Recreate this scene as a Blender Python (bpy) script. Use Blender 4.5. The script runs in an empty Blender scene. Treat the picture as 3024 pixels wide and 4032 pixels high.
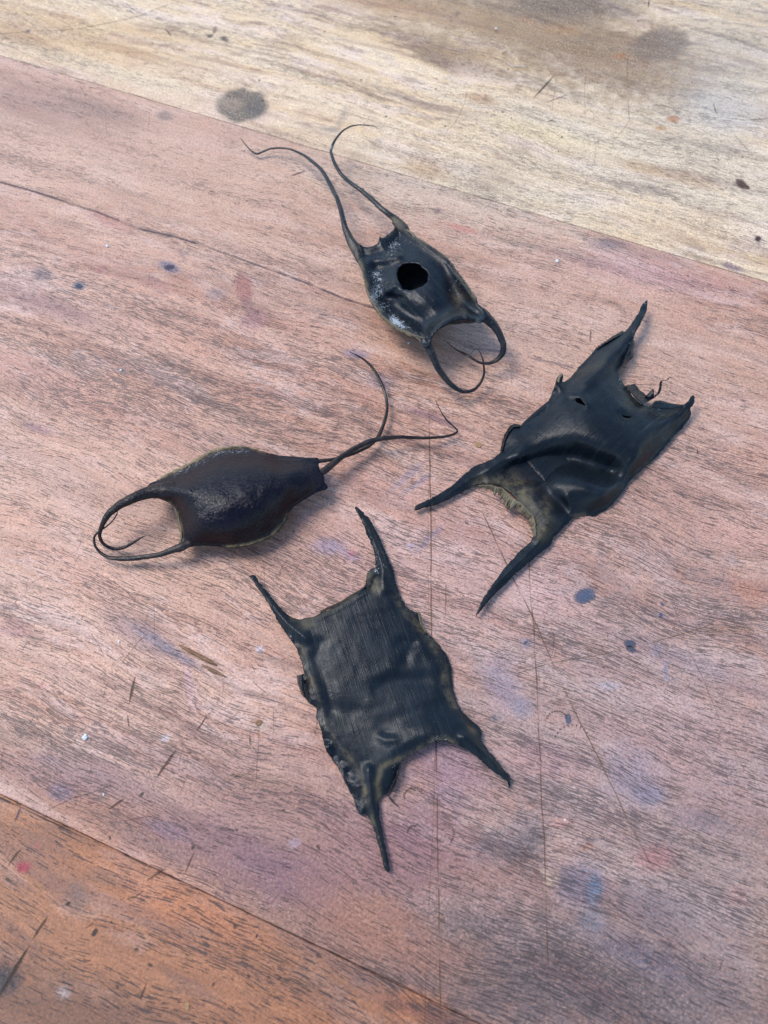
import bpy, math, random
import numpy as np
from mathutils import Vector
from mathutils.geometry import delaunay_2d_cdt
R = math.radians
rng = np.random.RandomState(7)
random.seed(7)
S = bpy.context.scene
COL = S.collection

# ------------------------------------------------------------ camera
FPX, CX, CY = 3028.0, 1512.0, 2016.0           # focal length and centre, in photo pixels
DIST, TILT = 0.33, R(65)                       # metres to the table, angle of looking down
cd = bpy.data.cameras.new('camera'); cam = bpy.data.objects.new('camera', cd); COL.objects.link(cam)
cam.location = (0, -DIST*math.cos(TILT), DIST*math.sin(TILT))
cam.rotation_euler = (math.pi/2 - TILT, 0, 0)
cd.sensor_fit = 'VERTICAL'; cd.sensor_height = 36; cd.sensor_width = 27
cd.lens = 36*FPX/4032; cd.clip_start = 0.01; cd.clip_end = 50
cd.dof.use_dof = True; cd.dof.focus_distance = 0.325; cd.dof.aperture_fstop = 12
S.camera = cam
# ------------------------------------------------------------ sky and soft sun
SUN_EL, SUN_AZ = R(55), R(-62)
w = bpy.data.worlds.new('World'); S.world = w; w.use_nodes = True
nt = w.node_tree; bg = nt.nodes['Background']
sky = nt.nodes.new('ShaderNodeTexSky'); sky.sky_type = 'NISHITA'; sky.sun_disc = False
sky.sun_elevation = SUN_EL; sky.sun_rotation = SUN_AZ % (2*math.pi)
sky.air_density = 1.0; sky.dust_density = 0.4; sky.ozone_density = 2.0
nt.links.new(sky.outputs[0], bg.inputs[0]); bg.inputs[1].default_value = 0.145
sd = bpy.data.lights.new('sun', 'SUN'); sun = bpy.data.objects.new('sun', sd); COL.objects.link(sun)
sd.energy = 1.5; sd.angle = R(26); sd.color = (1.0, 0.965, 0.92)
dv = Vector((math.sin(SUN_AZ)*math.cos(SUN_EL), math.cos(SUN_AZ)*math.cos(SUN_EL), math.sin(SUN_EL)))
sun.rotation_euler = dv.to_track_quat('Z', 'Y').to_euler()
S.view_settings.view_transform = 'Standard'; S.view_settings.look = 'None'
S.view_settings.exposure = 1.08; S.view_settings.gamma = 1

# ------------------------------------------------------------ small tools
CAMP = np.array(cam.location); CT, ST = math.cos(math.pi/2-TILT), math.sin(math.pi/2-TILT)
def unproj(P, z):
    """photo pixel -> point of the place at height z (metres)"""
    P = np.asarray(P, float).reshape(-1, 2); z = np.broadcast_to(np.asarray(z, float), (len(P),))
    x = (P[:, 0]-CX)/FPX; y = -(P[:, 1]-CY)/FPX
    dx, dy, dz = x, y*CT+ST, y*ST-CT
    t = (z-CAMP[2])/dz
    return np.stack([CAMP[0]+dx*t, CAMP[1]+dy*t, z], 1), t
def srgb(r, g, b):
    f = lambda c: (c/255/12.92) if c/255 <= .04045 else ((c/255+.055)/1.055)**2.4
    return (f(r), f(g), f(b), 1)
def crop(ox, oy, k):
    return lambda L: np.array([(ox+p[0]*k, oy+p[1]*k) for p in L], float)
A_ = crop(900, 450, 1200/1659); B_ = crop(300, 1350, 1600/1659)
C_ = crop(1550, 1100, 1300/1659); D_ = crop(900, 1900, 1200/1659)
TL = crop(0, 0, 1500/1659); TR = crop(1500, 0, 1524/1659)
BL = crop(0, 2300, 1300/1659); BR = crop(1500, 2300, 1524/1659)
def catmull(P, step, closed=False):
    P = np.asarray(P, float); n = len(P); out = []
    rngi = range(n) if closed else range(n-1)
    for i in rngi:
        if closed: p0, p1, p2, p3 = P[i-1], P[i], P[(i+1) % n], P[(i+2) % n]
        else: p0, p1, p2, p3 = P[max(i-1, 0)], P[i], P[i+1], P[min(i+2, n-1)]
        L = np.linalg.norm((p2-p1)[:2]); m = max(1, int(round(L/step)))
        t = (np.arange(m)/m)[:, None]
        # centripetal-like: limit the tangents by the segment length
        a = np.linalg.norm((p1-p0)[:2])+1e-9; c = np.linalg.norm((p3-p2)[:2])+1e-9
        m1 = ((p2-p1)/L*0.5+(p1-p0)/a*0.5)*min(L, 1.6*a)*0.85 if i > 0 or closed else (p2-p1)
        m2 = ((p2-p1)/L*0.5+(p3-p2)/c*0.5)*min(L, 1.6*c)*0.85 if i < n-2 or closed else (p2-p1)
        out.append((2*t**3-3*t**2+1)*p1+(t**3-2*t**2+t)*m1+(-2*t**3+3*t**2)*p2+(t**3-t**2)*m2)
    if not closed: out.append(P[-1:])
    return np.concatenate(out)
def inpoly(P, Q):
    x, y = P[:, 0], P[:, 1]; r = np.zeros(len(P), bool)
    for (x1, y1), (x2, y2) in zip(Q, np.roll(Q, -1, 0)):
        if y1 == y2: continue
        c = ((y1 > y) != (y2 > y)) & (x < (x2-x1)*(y-y1)/(y2-y1)+x1); r ^= c
    return r
def dline(P, Q, closed=False):
    """distance of points to a polyline"""
    A = Q if closed else Q[:-1]; B = np.roll(Q, -1, 0) if closed else Q[1:]
    d = np.full(len(P), 1e9)
    for a, b in zip(A, B):
        v = b-a; L = (v**2).sum()+1e-12
        t = np.clip(((P-a)@v)/L, 0, 1)
        d = np.minimum(d, np.hypot(P[:, 0]-a[0]-t*v[0], P[:, 1]-a[1]-t*v[1]))
    return d
def gline(P, Q, w, closed=False): return np.exp(-(dline(P, np.asarray(Q, float), closed)/w)**2)
def gblob(P, c, rx, ry=None, ang=0):
    ry = ry or rx; a = R(ang); x = P[:, 0]-c[0]; y = P[:, 1]-c[1]
    u = x*math.cos(a)+y*math.sin(a); v = -x*math.sin(a)+y*math.cos(a)
    return np.exp(-(u/rx)**2-(v/ry)**2)
_tab = rng.rand(256, 256)
def vnoise(x, y):
    xi = np.floor(x).astype(int); yi = np.floor(y).astype(int); fx = x-xi; fy = y-yi
    fx = fx*fx*(3-2*fx); fy = fy*fy*(3-2*fy); g = lambda a, b: _tab[a % 256, b % 256]
    return ((g(xi, yi)*(1-fx)+g(xi+1, yi)*fx)*(1-fy)+(g(xi, yi+1)*(1-fx)+g(xi+1, yi+1)*fx)*fy)*2-1
def fbm(x, y, o=3):
    s = 0; a = 1; t = 0
    for i in range(o): s = s+a*vnoise(x*2**i+17.3*i, y*2**i+5.1*i); t += a; a *= .5
    return s/t
def sstep(a, b, x): t = np.clip((x-a)/(b-a), 0, 1); return t*t*(3-2*t)

def tag(o, label=None, cat=None, group=None, kind=None):
    if label: o['label'] = label
    if cat: o['category'] = cat
    if group: o['group'] = group
    if kind: o['kind'] = kind
    return o
def empty(name, loc):
    o = bpy.data.objects.new(name, None); COL.objects.link(o); o.location = loc; o.empty_display_size = .01
    return o
def make(name, V, F, mat, parent=None, mask=None, flow=None, smooth=True, normals=None):
    V = np.asarray(V, float); off = np.array(parent.location) if parent else np.zeros(3)
    me = bpy.data.meshes.new(name); me.from_pydata((V-off).tolist(), [], [list(map(int, f)) for f in F]); me.update()
    if smooth: me.polygons.foreach_set('use_smooth', [True]*len(me.polygons))
    if mask is not None:
        a = me.color_attributes.new('mask', 'FLOAT_COLOR', 'POINT')
        m4 = np.ones((len(V), 4)); m4[:, :3] = mask; a.data.foreach_set('color', m4.ravel())
    if flow is not None:
        a = me.attributes.new('flow', 'FLOAT_VECTOR', 'POINT'); a.data.foreach_set('vector', np.asarray(flow, float).ravel())
    if normals is not None: me.normals_split_custom_set_from_vertices(normals.tolist())
    me.materials.append(mat)
    o = bpy.data.objects.new(name, me); COL.objects.link(o)
    if parent: o.parent = parent
    return o

# ------------------------------------------------------------ node helper
class NB:
    def __init__(s, name):
        s.m = bpy.data.materials.new(name); s.m.use_nodes = True; s.t = s.m.node_tree
        s.bsdf = s.t.nodes['Principled BSDF']
    def n(s, typ, **kw):
        x = s.t.nodes.new('ShaderNode'+typ)
        for k, v in kw.items(): setattr(x, k, v)
        return x
    def put(s, sock, v):
        if v is None: return
        if isinstance(v, bpy.types.NodeSocket): s.t.links.new(v, sock)
        else: sock.default_value = v
    def math(s, op, a, b=None, c=None, clamp=False):
        x = s.n('Math', operation=op, use_clamp=clamp); s.put(x.inputs[0], a); s.put(x.inputs[1], b)
        if c is not None: s.put(x.inputs[2], c)
        return x.outputs[0]
    def vmath(s, op, a, b=None, out=0, scale=None):
        x = s.n('VectorMath', operation=op); s.put(x.inputs[0], a)
        if b is not None: s.put(x.inputs[1], b)
        if scale is not None: s.put(x.inputs['Scale'], scale)
        return x.outputs['Value'] if out else x.outputs[0]
    def mapr(s, v, a, b, c=0., d=1., smooth=True):
        x = s.n('MapRange', interpolation_type='SMOOTHSTEP' if smooth else 'LINEAR')
        for i, q in enumerate((v, a, b, c, d)): s.put(x.inputs[i], q)
        return x.outputs[0]
    def noise(s, vec, scale=1., detail=2., rough=.5, dist=0.):
        x = s.n('TexNoise'); s.put(x.inputs['Vector'], vec); s.put(x.inputs['Scale'], scale)
        x.inputs['Detail'].default_value = detail; x.inputs['Roughness'].default_value = rough
        x.inputs['Distortion'].default_value = dist
        return x.outputs[0]
    def mul(s, v, xyz): return s.vmath('MULTIPLY', v, xyz)
    def mix(s, f, a, b, blend='MIX'):
        x = s.n('Mix', data_type='RGBA', blend_type=blend); s.put(x.inputs[0], f)
        for i, q in ((6, a), (7, b)): s.put(x.inputs[i], q)
        return x.outputs[2]
    def attr(s, name): return s.n('Attribute', attribute_name=name)
    def bump(s, h, dist, strength=1., normal=None):
        x = s.n('Bump'); s.put(x.inputs['Height'], h); x.inputs['Distance'].default_value = dist
        x.inputs['Strength'].default_value = strength
        if normal: s.put(x.inputs['Normal'], normal)
        return x.outputs[0]

# ------------------------------------------------------------ the table
s1, _ = unproj([(0, 217), (3024, 1111)], 0); s2, _ = unproj([(0, 3138), (1867, 4009)], 0)
dirs = [(b-a)/np.linalg.norm(b-a) for a, b in (s1, s2)]
print('seam angles', [math.degrees(math.atan2(d[1], d[0])) for d in dirs])
E = dirs[0]; E = E/np.linalg.norm(E); N_ = np.array([-E[1], E[0], 0])      # along the grain, across it
n1 = float(s1.mean(0)@N_); n2 = float(s2.mean(0)@N_)
print('plank', n1, n2, E)
def uvn(P): return np.stack([P@E, P@N_], 1)
table = empty('wooden_table', (0, 0, 0))
tag(table, 'worn wooden table top of wide pale, pinkish and orange boards', 'table')

# stains and broad painted-in light tones: photo position, radii (photo px), turn, colour, strength, softness
ST_ = []
def stain_tone(P, rx, ry, ang, col, k, soft=.5): ST_.append((P[0], P[1], rx, ry, ang, srgb(*col)[:3], k, soft))
exec_list = [
 ((600, 620), 1100, 330, 16, (194, 156, 126), .55, .95), ((450, 3230), 560, 80, 27, (150, 98, 72), .8, .95), ((1150, 3600), 420, 90, 28, (140, 94, 72), .75, .95), ((2300, 1350), 900, 260, 14, (196, 160, 134), .5, .95), ((2450, 2950), 800, 800, 0, (160, 138, 130), .55, .95), ((2850, 3500), 420, 480, 0, (134, 116, 108), .5, .95), ((1700, 3720), 380, 260, 10, (128, 94, 80), .5, .95),
 ((2350, 3900), 1000, 260, 12, (96, 82, 78), .9, .95), ((1250, 3250), 700, 260, 20, (138, 100, 90), .6, .95), ((500, 1950), 700, 300, 20, (192, 146, 118), .4, .95), ((2700, 1900), 500, 260, 12, (184, 146, 126), .4, .95),  # broad tones here and above paint in the dimmer light at the near edge
 ((1700, 2200), 500, 300, 0, (190, 150, 138), .35, .95), ((300, 4000), 700, 160, 20, (110, 74, 52), .7, .95), ((2700, 620), 700, 260, 12, (206, 188, 160), .45, .95), ((1800, 760), 600, 130, 14, (208, 190, 160), .4, .9),
 # pale board
 ((955, 415), 100, 64, 0, (92, 78, 62), .80, .18), ((1005, 425), 46, 44, 10, (58, 54, 50), .5, .5), ((915, 410), 40, 26, 0, (140, 112, 84), .4, .5),
 ((2120, 110), 560, 150, 12, (138, 108, 70), .68, .8), ((2420, 250), 360, 140, 15, (128, 98, 64), .58, .8), ((2600, 175), 118, 62, -8, (116, 92, 68), .8, .25),
 ((2250, 20), 250, 60, 0, (70, 50, 34), .6, .8), ((1750, 200), 230, 50, 22, (120, 86, 50), .45, .8), ((1720, 235), 90, 30, 25, (90, 60, 34), .5, .8),
 ((2210, 118), 80, 18, 5, (160, 112, 56), .4, .6), ((2075, 80), 40, 12, 10, (150, 104, 54), .4, .6), ((1890, 385), 60, 22, 12, (176, 122, 66), .4, .7), ((2440, 222), 26, 12, 0, (150, 90, 30), .5, .5),
 ((2650, 470), 26, 13, 0, (170, 110, 62), .7, .4), ((2600, 506), 22, 9, 0, (176, 124, 66), .6, .5), ((2530, 660), 90, 26, 14, (170, 126, 76), .5, .7), ((2700, 700), 120, 26, 14, (175, 130, 90), .4, .8),
 ((2985, 940), 16, 12, 0, (70, 50, 60), .8, .4), ((1680, 660), 90, 44, 10, (170, 124, 76), .4, .8), ((1950, 690), 110, 50, 10, (150, 120, 90), .3, .9),
 ((1300, 510), 40, 12, 10, (110, 100, 92), .5, .7), ((1345, 470), 14, 44, 25, (120, 108, 96), .35, .7), ((300, 150), 420, 90, 12, (196, 150, 84), .4, .9), ((2900, 250), 240, 200, 0, (150, 144, 132), .35, .9),
 ((2850, 430), 160, 90, 10, (196, 188, 176), .4, .8), ((1450, 0), 260, 70, 8, (150, 104, 60), .4, .9), ((880, 135), 62, 36, 5, (214, 188, 150), .5, .4),
 ((885, 155), 18, 8, 25, (56, 36, 26), .9, .4), ((828, 142), 12, 8, 0, (60, 44, 34), .8, .4), ((845, 118), 8, 16, 10, (90, 66, 44), .7, .4),
 ((110, 123), 10, 8, 0, (90, 90, 88), .7, .4), ((2380, 560), 300, 60, 12, (214, 192, 156), .5, .9), ((2100, 520), 240, 30, 14, (226, 200, 150), .5, .9), ((480, 290), 330, 26, 15, (222, 198, 158), .5, .9),
 # reddish board, upper part
 ((150, 420), 300, 80, 14, (124, 84, 66), .4, .9), ((420, 440), 160, 30, 14, (110, 82, 66), .4, .8), ((645, 455), 30, 18, 0, (90, 76, 70), .5, .7),
 ((960, 1135), 36, 58, -8, (150, 84, 72), .62, .35), ((968, 1190), 24, 26, 0, (110, 76, 80), .35, .7), ((668, 1050), 44, 20, 20, (92, 86, 104), .75, .5), ((720, 1005), 10, 30, -30, (120, 90, 92), .5, .6),
 ((400, 1060), 30, 16, -20, (150, 92, 84), .5, .6), ((310, 1125), 26, 16, 0, (84, 92, 108), .7, .4), ((165, 1078), 40, 24, 10, (100, 80, 84), .6, .6), ((430, 870), 90, 24, 22, (160, 88, 74), .4, .8),
 ((850, 1160), 34, 24, 0, (120, 122, 128), .35, .7), ((1000, 1260), 50, 40, 0, (140, 92, 104), .4, .8), ((620, 1130), 60, 20, 20, (140, 80, 78), .35, .8), ((180, 1200), 220, 40, 20, (120, 78, 80), .5, .9),
 ((1725, 830), 14, 12, 0, (120, 90, 90), .6, .5), ((1820, 900), 60, 14, 15, (190, 100, 90), .35, .8), ((2400, 960), 70, 20, 5, (96, 84, 92), .5, .7), ((2540, 1000), 160, 24, 10, (130, 110, 116), .22, .9),
 ((2880, 1050), 40, 14, 20, (100, 70, 90), .6, .6), ((2700, 880), 260, 60, 14, (214, 180, 140), .35, .9), ((2560, 1080), 300, 50, 12, (190, 150, 150), .3, .9),
 ((1500, 1500), 60, 30, 0, (84, 88, 120), .25, .8), ((1400, 1395), 50, 16, 10, (92, 96, 128), .5, .7), ((200, 1500), 260, 60, 24, (150, 92, 80), .35, .9), ((150, 1690), 60, 14, 20, (110, 70, 90), .5, .8),
 ((500, 1600), 300, 90, 20, (176, 118, 92), .35, .9), ((1700, 1640), 110, 14, 20, (110, 74, 84), .55, .7),
 ((1600, 1880), 90, 12, -40, (110, 108, 130), .35, .7), ((1650, 1900), 70, 10, -38, (104, 104, 130), .4, .7), ((1690, 2120), 80, 10, -45, (108, 106, 132), .4, .7), ((1300, 2150), 60, 30, 0, (120, 116, 150), .4, .8), ((1380, 2190), 40, 16, 20, (104, 104, 140), .4, .7),
 ((1620, 2150), 14, 10, 0, (120, 130, 160), .4, .5), ((1385, 2180), 16, 14, 0, (190, 90, 110), .45, .5),
 # blue paint spots on the right
 ((2600, 2420), 24, 8, 20, (100, 104, 124), .4, .7),
 ((1948, 2828), 16, 14, 0, (90, 92, 100), .7, .4), ((2585, 2560), 14, 24, -10, (110, 114, 130), .6, .5), ((2622, 2640), 8, 50, -8, (118, 120, 136), .6, .6), ((2070, 2530), 26, 24, 0, (112, 112, 128), .5, .7),
 ((1980, 2700), 60, 110, -20, (118, 118, 140), .35, .9), ((2060, 2790), 40, 40, 0, (110, 120, 136), .4, .8), ((2560, 3130), 60, 40, 10, (104, 118, 136), .55, .8), ((2490, 3050), 100, 100, 10, (118, 120, 138), .4, .9),
 ((2340, 3500), 28, 60, 10, (96, 124, 140), .7, .6), ((2290, 3480), 90, 90, 0, (104, 104, 120), .5, .8), ((2340, 3620), 50, 50, 0, (104, 114, 124), .4, .8), ((2080, 3330), 90, 55, -40, (78, 72, 70), .6, .8), ((2000, 3300), 160, 60, -30, (92, 86, 92), .4, .9),
 ((1820, 3650), 90, 90, 0, (82, 70, 64), .45, .9), ((2600, 3580), 160, 80, 20, (96, 92, 100), .4, .9), ((2750, 3230), 110, 40, 12, (92, 86, 96), .45, .9), ((2560, 3780), 260, 60, 24, (86, 80, 92), .45, .9), ((2250, 3850), 200, 40, 20, (96, 72, 70), .4, .9),
 ((2580, 3380), 70, 50, 0, (176, 110, 104), .4, .8), ((2900, 3530), 40, 40, 0, (186, 124, 110), .4, .8), ((2700, 2600), 360, 40, 22, (120, 104, 110), .35, .9), ((2600, 2740), 300, 26, 22, (196, 162, 150), .3, .9),
 ((2210, 3240), 40, 20, -10, (196, 140, 124), .5, .6), ((2310, 3335), 34, 14, -10, (150, 96, 70), .5, .6), ((2160, 3450), 40, 30, 60, (220, 190, 160), .4, .7), ((2400, 2700), 40, 16, 0, (170, 168, 176), .4, .8),
 ((2840, 3700), 200, 260, 0, (150, 130, 120), .35, .95), ((3010, 3680), 60, 260, 0, (168, 132, 104), .22, .95),
 ((2700, 3000), 300, 200, 20, (170, 132, 124), .3, .95), ((2150, 3000), 160, 60, 15, (150, 104, 108), .35, .9), ((1760, 3020), 130, 160, 0, (146, 112, 128), .4, .95), ((1620, 3300), 170, 110, 0, (130, 92, 100), .45, .95),
 # left and lower left
 ((560, 2500), 150, 50, 30, (112, 84, 92), .5, .9), ((640, 2540), 130, 20, 32, (96, 88, 104), .6, .8), ((700, 2580), 90, 12, 30, (90, 84, 96), .5, .7), ((745, 2700), 14, 110, -12, (196, 150, 156), .4, .8),
 ((240, 3120), 46, 34, 20, (92, 84, 110), .6, .8), ((670, 3270), 100, 30, 22, (96, 84, 110), .5, .8), ((300, 3060), 300, 70, 10, (120, 88, 92), .45, .95), ((900, 3350), 330, 120, 18, (112, 74, 78), .55, .95), ((1150, 3450), 260, 90, 20, (110, 74, 84), .45, .95),
 ((92, 3415), 28, 22, 0, (150, 40, 54), .85, .5), ((168, 2697), 9, 8, 0, (170, 60, 80), .6, .5), ((785, 2489), 14, 5, 0, (160, 60, 80), .6, .5), ((140, 3330), 12, 14, 0, (170, 80, 80), .4, .6),
 ((10, 3860), 70, 60, -30, (34, 30, 34), .85, .6), ((60, 2480), 60, 30, 10, (150, 92, 96), .4, .8), ((30, 2390), 40, 14, 0, (100, 80, 96), .4, .8), ((190, 2990), 60, 14, 10, (110, 84, 96), .4, .8),
 ((650, 2905), 16, 14, 0, (214, 206, 204), .6, .5), ((335, 2903), 12, 10, 0, (214, 204, 204), .8, .4), ((1010, 2840), 26, 12, 10, (150, 96, 56), .6, .5), ((1030, 2860), 22, 12, 0, (176, 160, 130), .5, .6), ((1026, 2556), 16, 14, 0, (206, 196, 200), .5, .6),
 ((250, 2750), 90, 10, 22, (150, 96, 56), .55, .6), ((770, 3670), 50, 26, 0, (120, 96, 80), .5, .6), ((1160, 3320), 20, 22, 50, (160, 140, 150), .5, .6), ((1065, 3080), 120, 30, 0, (150, 116, 90), .35, .9),
 ((740, 3960), 22, 8, -30, (190, 110, 40), .6, .5), ((250, 3910), 26, 22, 30, (176, 160, 150), .5, .6), ((300, 3530), 40, 60, 0, (84, 78, 76), .4, .9), ((430, 3460), 80, 26, 10, (86, 80, 66), .45, .9), ((1150, 3860), 120, 20, 22, (70, 54, 44), .5, .9),
 ((700, 3560), 360, 90, 26, (196, 118, 70), .35, .95), ((1600, 3960), 130, 60, 10, (186, 112, 60), .5, .9), ((1540, 3960), 40, 30, 0, (70, 54, 40), .4, .8), ((1700, 4000), 200, 30, 20, (90, 56, 56), .5, .8), ((550, 3300), 200, 30, 28, (104, 74, 66), .45, .9),
 ((1520, 3350), 260, 160, 0, (126, 84, 84), .35, .95), ((1420, 3650), 200, 160, 20, (150, 96, 68), .5, .95), ((1650, 3750), 240, 100, 15, (150, 100, 76), .45, .95), ((1100, 3850), 300, 100, 25, (150, 96, 60), .4, .95),
 ((2150, 2350), 140, 60, 20, (206, 160, 150), .25, .95), ((2900, 2100), 160, 50, 12, (200, 150, 130), .35, .9), ((2980, 1800), 120, 40, 10, (206, 150, 120), .35, .9), ((2950, 2330), 80, 30, 20, (196, 130, 100), .4, .9), ((2880, 2480), 90, 20, 0, (140, 106, 76), .4, .8),
 ((60, 2030), 120, 50, 18, (196, 140, 110), .35, .9), ((330, 2250), 200, 60, 20, (200, 146, 120), .3, .95), ((700, 1350), 200, 40, 18, (190, 130, 100), .3, .9),
]
for p in exec_list: stain_tone(*p)

def table_attr(W):
    """stain colour + amount, and pore density, at table points"""
    # back to photo px for looking the marks up where they lie on the table
    rel = W-CAMP
    yc = rel[:, 1]*CT+rel[:, 2]*ST; zc = rel[:, 1]*ST-rel[:, 2]*CT
    ok = zc > 1e-3; zc = np.where(ok, zc, 1e-3)
    px = CX+FPX*rel[:, 0]/zc; py = CY-FPX*yc/zc
    wx = fbm(W[:, 0]*220, W[:, 1]*220, 4); wy = fbm(W[:, 0]*220+40, W[:, 1]*220+9, 4)
    u = W@E; v = W@N_
    col = np.full((len(W), 3), .5); al = np.zeros(len(W))
    for (x, y, rx, ry, ang, c, k, soft) in ST_:
        m = (np.abs(px-x) < rx*2.4+60) & (np.abs(py-y) < max(rx, ry)*2.4+60) & ok
        if not m.any(): continue
        a = R(ang); X = px[m]-x; Y = py[m]-y; s = .62*min(rx, ry)+5 if min(rx, ry) > 90 else .13*min(rx, ry)+4
        X = X+wx[m]*s; Y = Y+wy[m]*s
        U = (X*math.cos(a)+Y*math.sin(a))/rx; V = (-X*math.sin(a)+Y*math.cos(a))/ry
        r = np.hypot(U, V); f = min(1., k*1.25)*(1-sstep(1-soft*.8, 1+soft*.8, r))
        a0 = al[m]; an = f+a0*(1-f); an_ = np.maximum(an, 1e-6)
        col[m] = (np.array(c)[None]*f[:, None]+col[m]*(a0*(1-f))[:, None])/an_[:, None]
        al[m] = an
    dens = .5+.45*fbm(u*14+3, v*70, 3)
    for c, rx, ry, k in PD: dens += k*np.exp(-((px-c[0])/rx)**2-((py-c[1])/ry)**2)
    return col, al, np.clip(dens, 0, 1.5)
PD = [((500, 1500), 500, 300, .35), ((1300, 1700), 500, 250, .25), ((2500, 1900), 600, 250, .35), ((2300, 3000), 700, 900, .35), ((2200, 3700), 800, 400, .35),
      ((400, 2900), 500, 300, .3), ((1500, 2200), 400, 200, .3), ((600, 600), 900, 350, -.25), ((2800, 2450), 300, 160, .35), ((2750, 600), 300, 250, .3), ((900, 500), 400, 200, -.1)]

def wood(name, cols, pore_col, pore_k, scuff_sheen, gloss, pore_scale=1.):
    b = NB(name); tc = b.n('TexCoord'); P = tc.outputs['Object']
    u = b.vmath('DOT_PRODUCT', P, tuple(E), out=1); v = b.vmath('DOT_PRODUCT', P, tuple(N_), out=1)
    # gentle wander of the grain
    wob = b.math('SUBTRACT', b.noise(P, 11, 2), .5); v2 = b.math('MULTIPLY_ADD', wob, .020, v)
    cb = b.n('CombineXYZ'); b.put(cb.inputs[0], u); b.put(cb.inputs[1], v2); G = cb.outputs[0]
    st = b.attr('stain_tone'); dn = b.attr('dens').outputs['Fac']
    # base colour bands along the grain
    n1_ = b.noise(b.mul(G, (7, 60, 1)), 1, 4, .55); n2_ = b.noise(b.mul(G, (30, 260, 1)), 1, 3, .6)
    rp = b.n('ValToRGB'); b.put(rp.inputs[0], b.math('ADD', b.math('MULTIPLY', n1_, .7), b.math('MULTIPLY', n2_, .3)))
    el = rp.color_ramp.elements; el[0].position = .30; el[0].color = srgb(*cols[0]); el[1].position = .70; el[1].color = srgb(*cols[-1])
    for i, c in enumerate(cols[1:-1]): e = el.new(.30+.40*(i+1)/(len(cols)-1)); e.color = srgb(*c)
    col = rp.outputs[0]
    # blotches of wear, the pale ones also painting in a creamy sheen
    bl = b.noise(b.mul(G, (20, 66, 1)), 1, 6, .68); col = b.mix(b.mapr(bl, .50, .60, 0, scuff_sheen), col, srgb(222, 198, 186))
    sk = b.noise(b.mul(b.vmath('ADD', G, (4, 4, 4)), (5, 95, 1)), 1, 4, .6); col = b.mix(b.mapr(sk, .52, .66, 0, .42), col, srgb(112, 74, 62))
    bl2 = b.noise(b.mul(b.vmath('ADD', G, (3, 1, 7)), (26, 130, 1)), 1, 6, .72); col = b.mix(b.mapr(bl2, .52, .62, 0, .5), col, srgb(116, 80, 64))
    bl3 = b.noise(b.mul(b.vmath('ADD', G, (8, 3, 2)), (80, 320, 1)), 1, 4, .7); col = b.mix(.42, col, b.mix(b.mapr(bl3, .32, .68), (.74, .73, .76, 1), (1.22, 1.21, 1.2, 1)), 'MULTIPLY')
    # placed stains, paint marks and painted-in light tones
    col = b.mix(b.math('MULTIPLY', st.outputs['Alpha'], b.mapr(b.noise(P, 900, 3, .7), .28, .6, .55, 1.)), col, st.outputs['Color'])
    # long fine fibre
    fb = b.noise(b.mul(G, (45, 2600, 1)), 1, 4, .65); col = b.mix(.42, col, b.mix(b.mapr(fb, .3, .7), (.55, .51, .49, 1), (1.3, 1.28, 1.26, 1)), 'MULTIPLY')
    # fuzzy nap of a scrubbed surface
    fz = b.noise(P, 1000, 4, .8); col = b.mix(.75, col, b.mix(b.mapr(fz, .32, .68), (.56, .54, .55, 1), (1.36, 1.35, 1.35, 1)), 'MULTIPLY')
    fl = b.noise(b.vmath('ADD', P, (5, 5, 5)), 2600, 2, .6); col = b.mix(b.mapr(fl, .62, .76, 0, .35), col, srgb(226, 204, 196))  # pale flecks painted in as fine glints
    # open pores: dark dashes
    ps = pore_scale
    pa = b.noise(b.mul(G, (125*ps, 1900*ps, 1)), 1, 1.5, .5)
    th = b.math('MULTIPLY_ADD', b.math('ADD', dn, b.mapr(b.noise(b.mul(G, (14, 110, 1)), 1, 4, .6), .35, .65, -.3, .3)), -.14, .700)
    p1 = b.mapr(b.math('SUBTRACT', pa, th), 0., .025)
    pb = b.noise(b.mul(b.vmath('ADD', G, (1.3, .7, 2)), (260*ps, 2800*ps, 1)), 1, 2, .5)
    p2 = b.mapr(b.math('SUBTRACT', pb, b.math('ADD', th, .005)), 0., .04)
    pores = b.math('MAXIMUM', p1, b.math('MULTIPLY', p2, .8))
    col = b.mix(b.math('MULTIPLY', pores, pore_k), col, pore_col)
    h = b.math('MULTIPLY', pores, -1.0)
    b.put(b.bsdf.inputs['Base Color'], col)
    h = b.math('MULTIPLY_ADD', fb, .55, h); h = b.math('MULTIPLY_ADD', fz, .7, h)
    b.put(b.bsdf.inputs['Normal'], b.bump(h, .00022, .9))
    b.put(b.bsdf.inputs['Roughness'], b.mapr(bl, .3, .7, gloss-.06, gloss+.10)); b.bsdf.inputs['Specular IOR Level'].default_value = .5
    return b.m
def nz(b, P, s):
    x = b.n('TexNoise'); b.put(x.inputs['Vector'], P); x.inputs['Scale'].default_value = s; x.inputs['Detail'].default_value = 3
    return x.outputs['Color']

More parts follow.
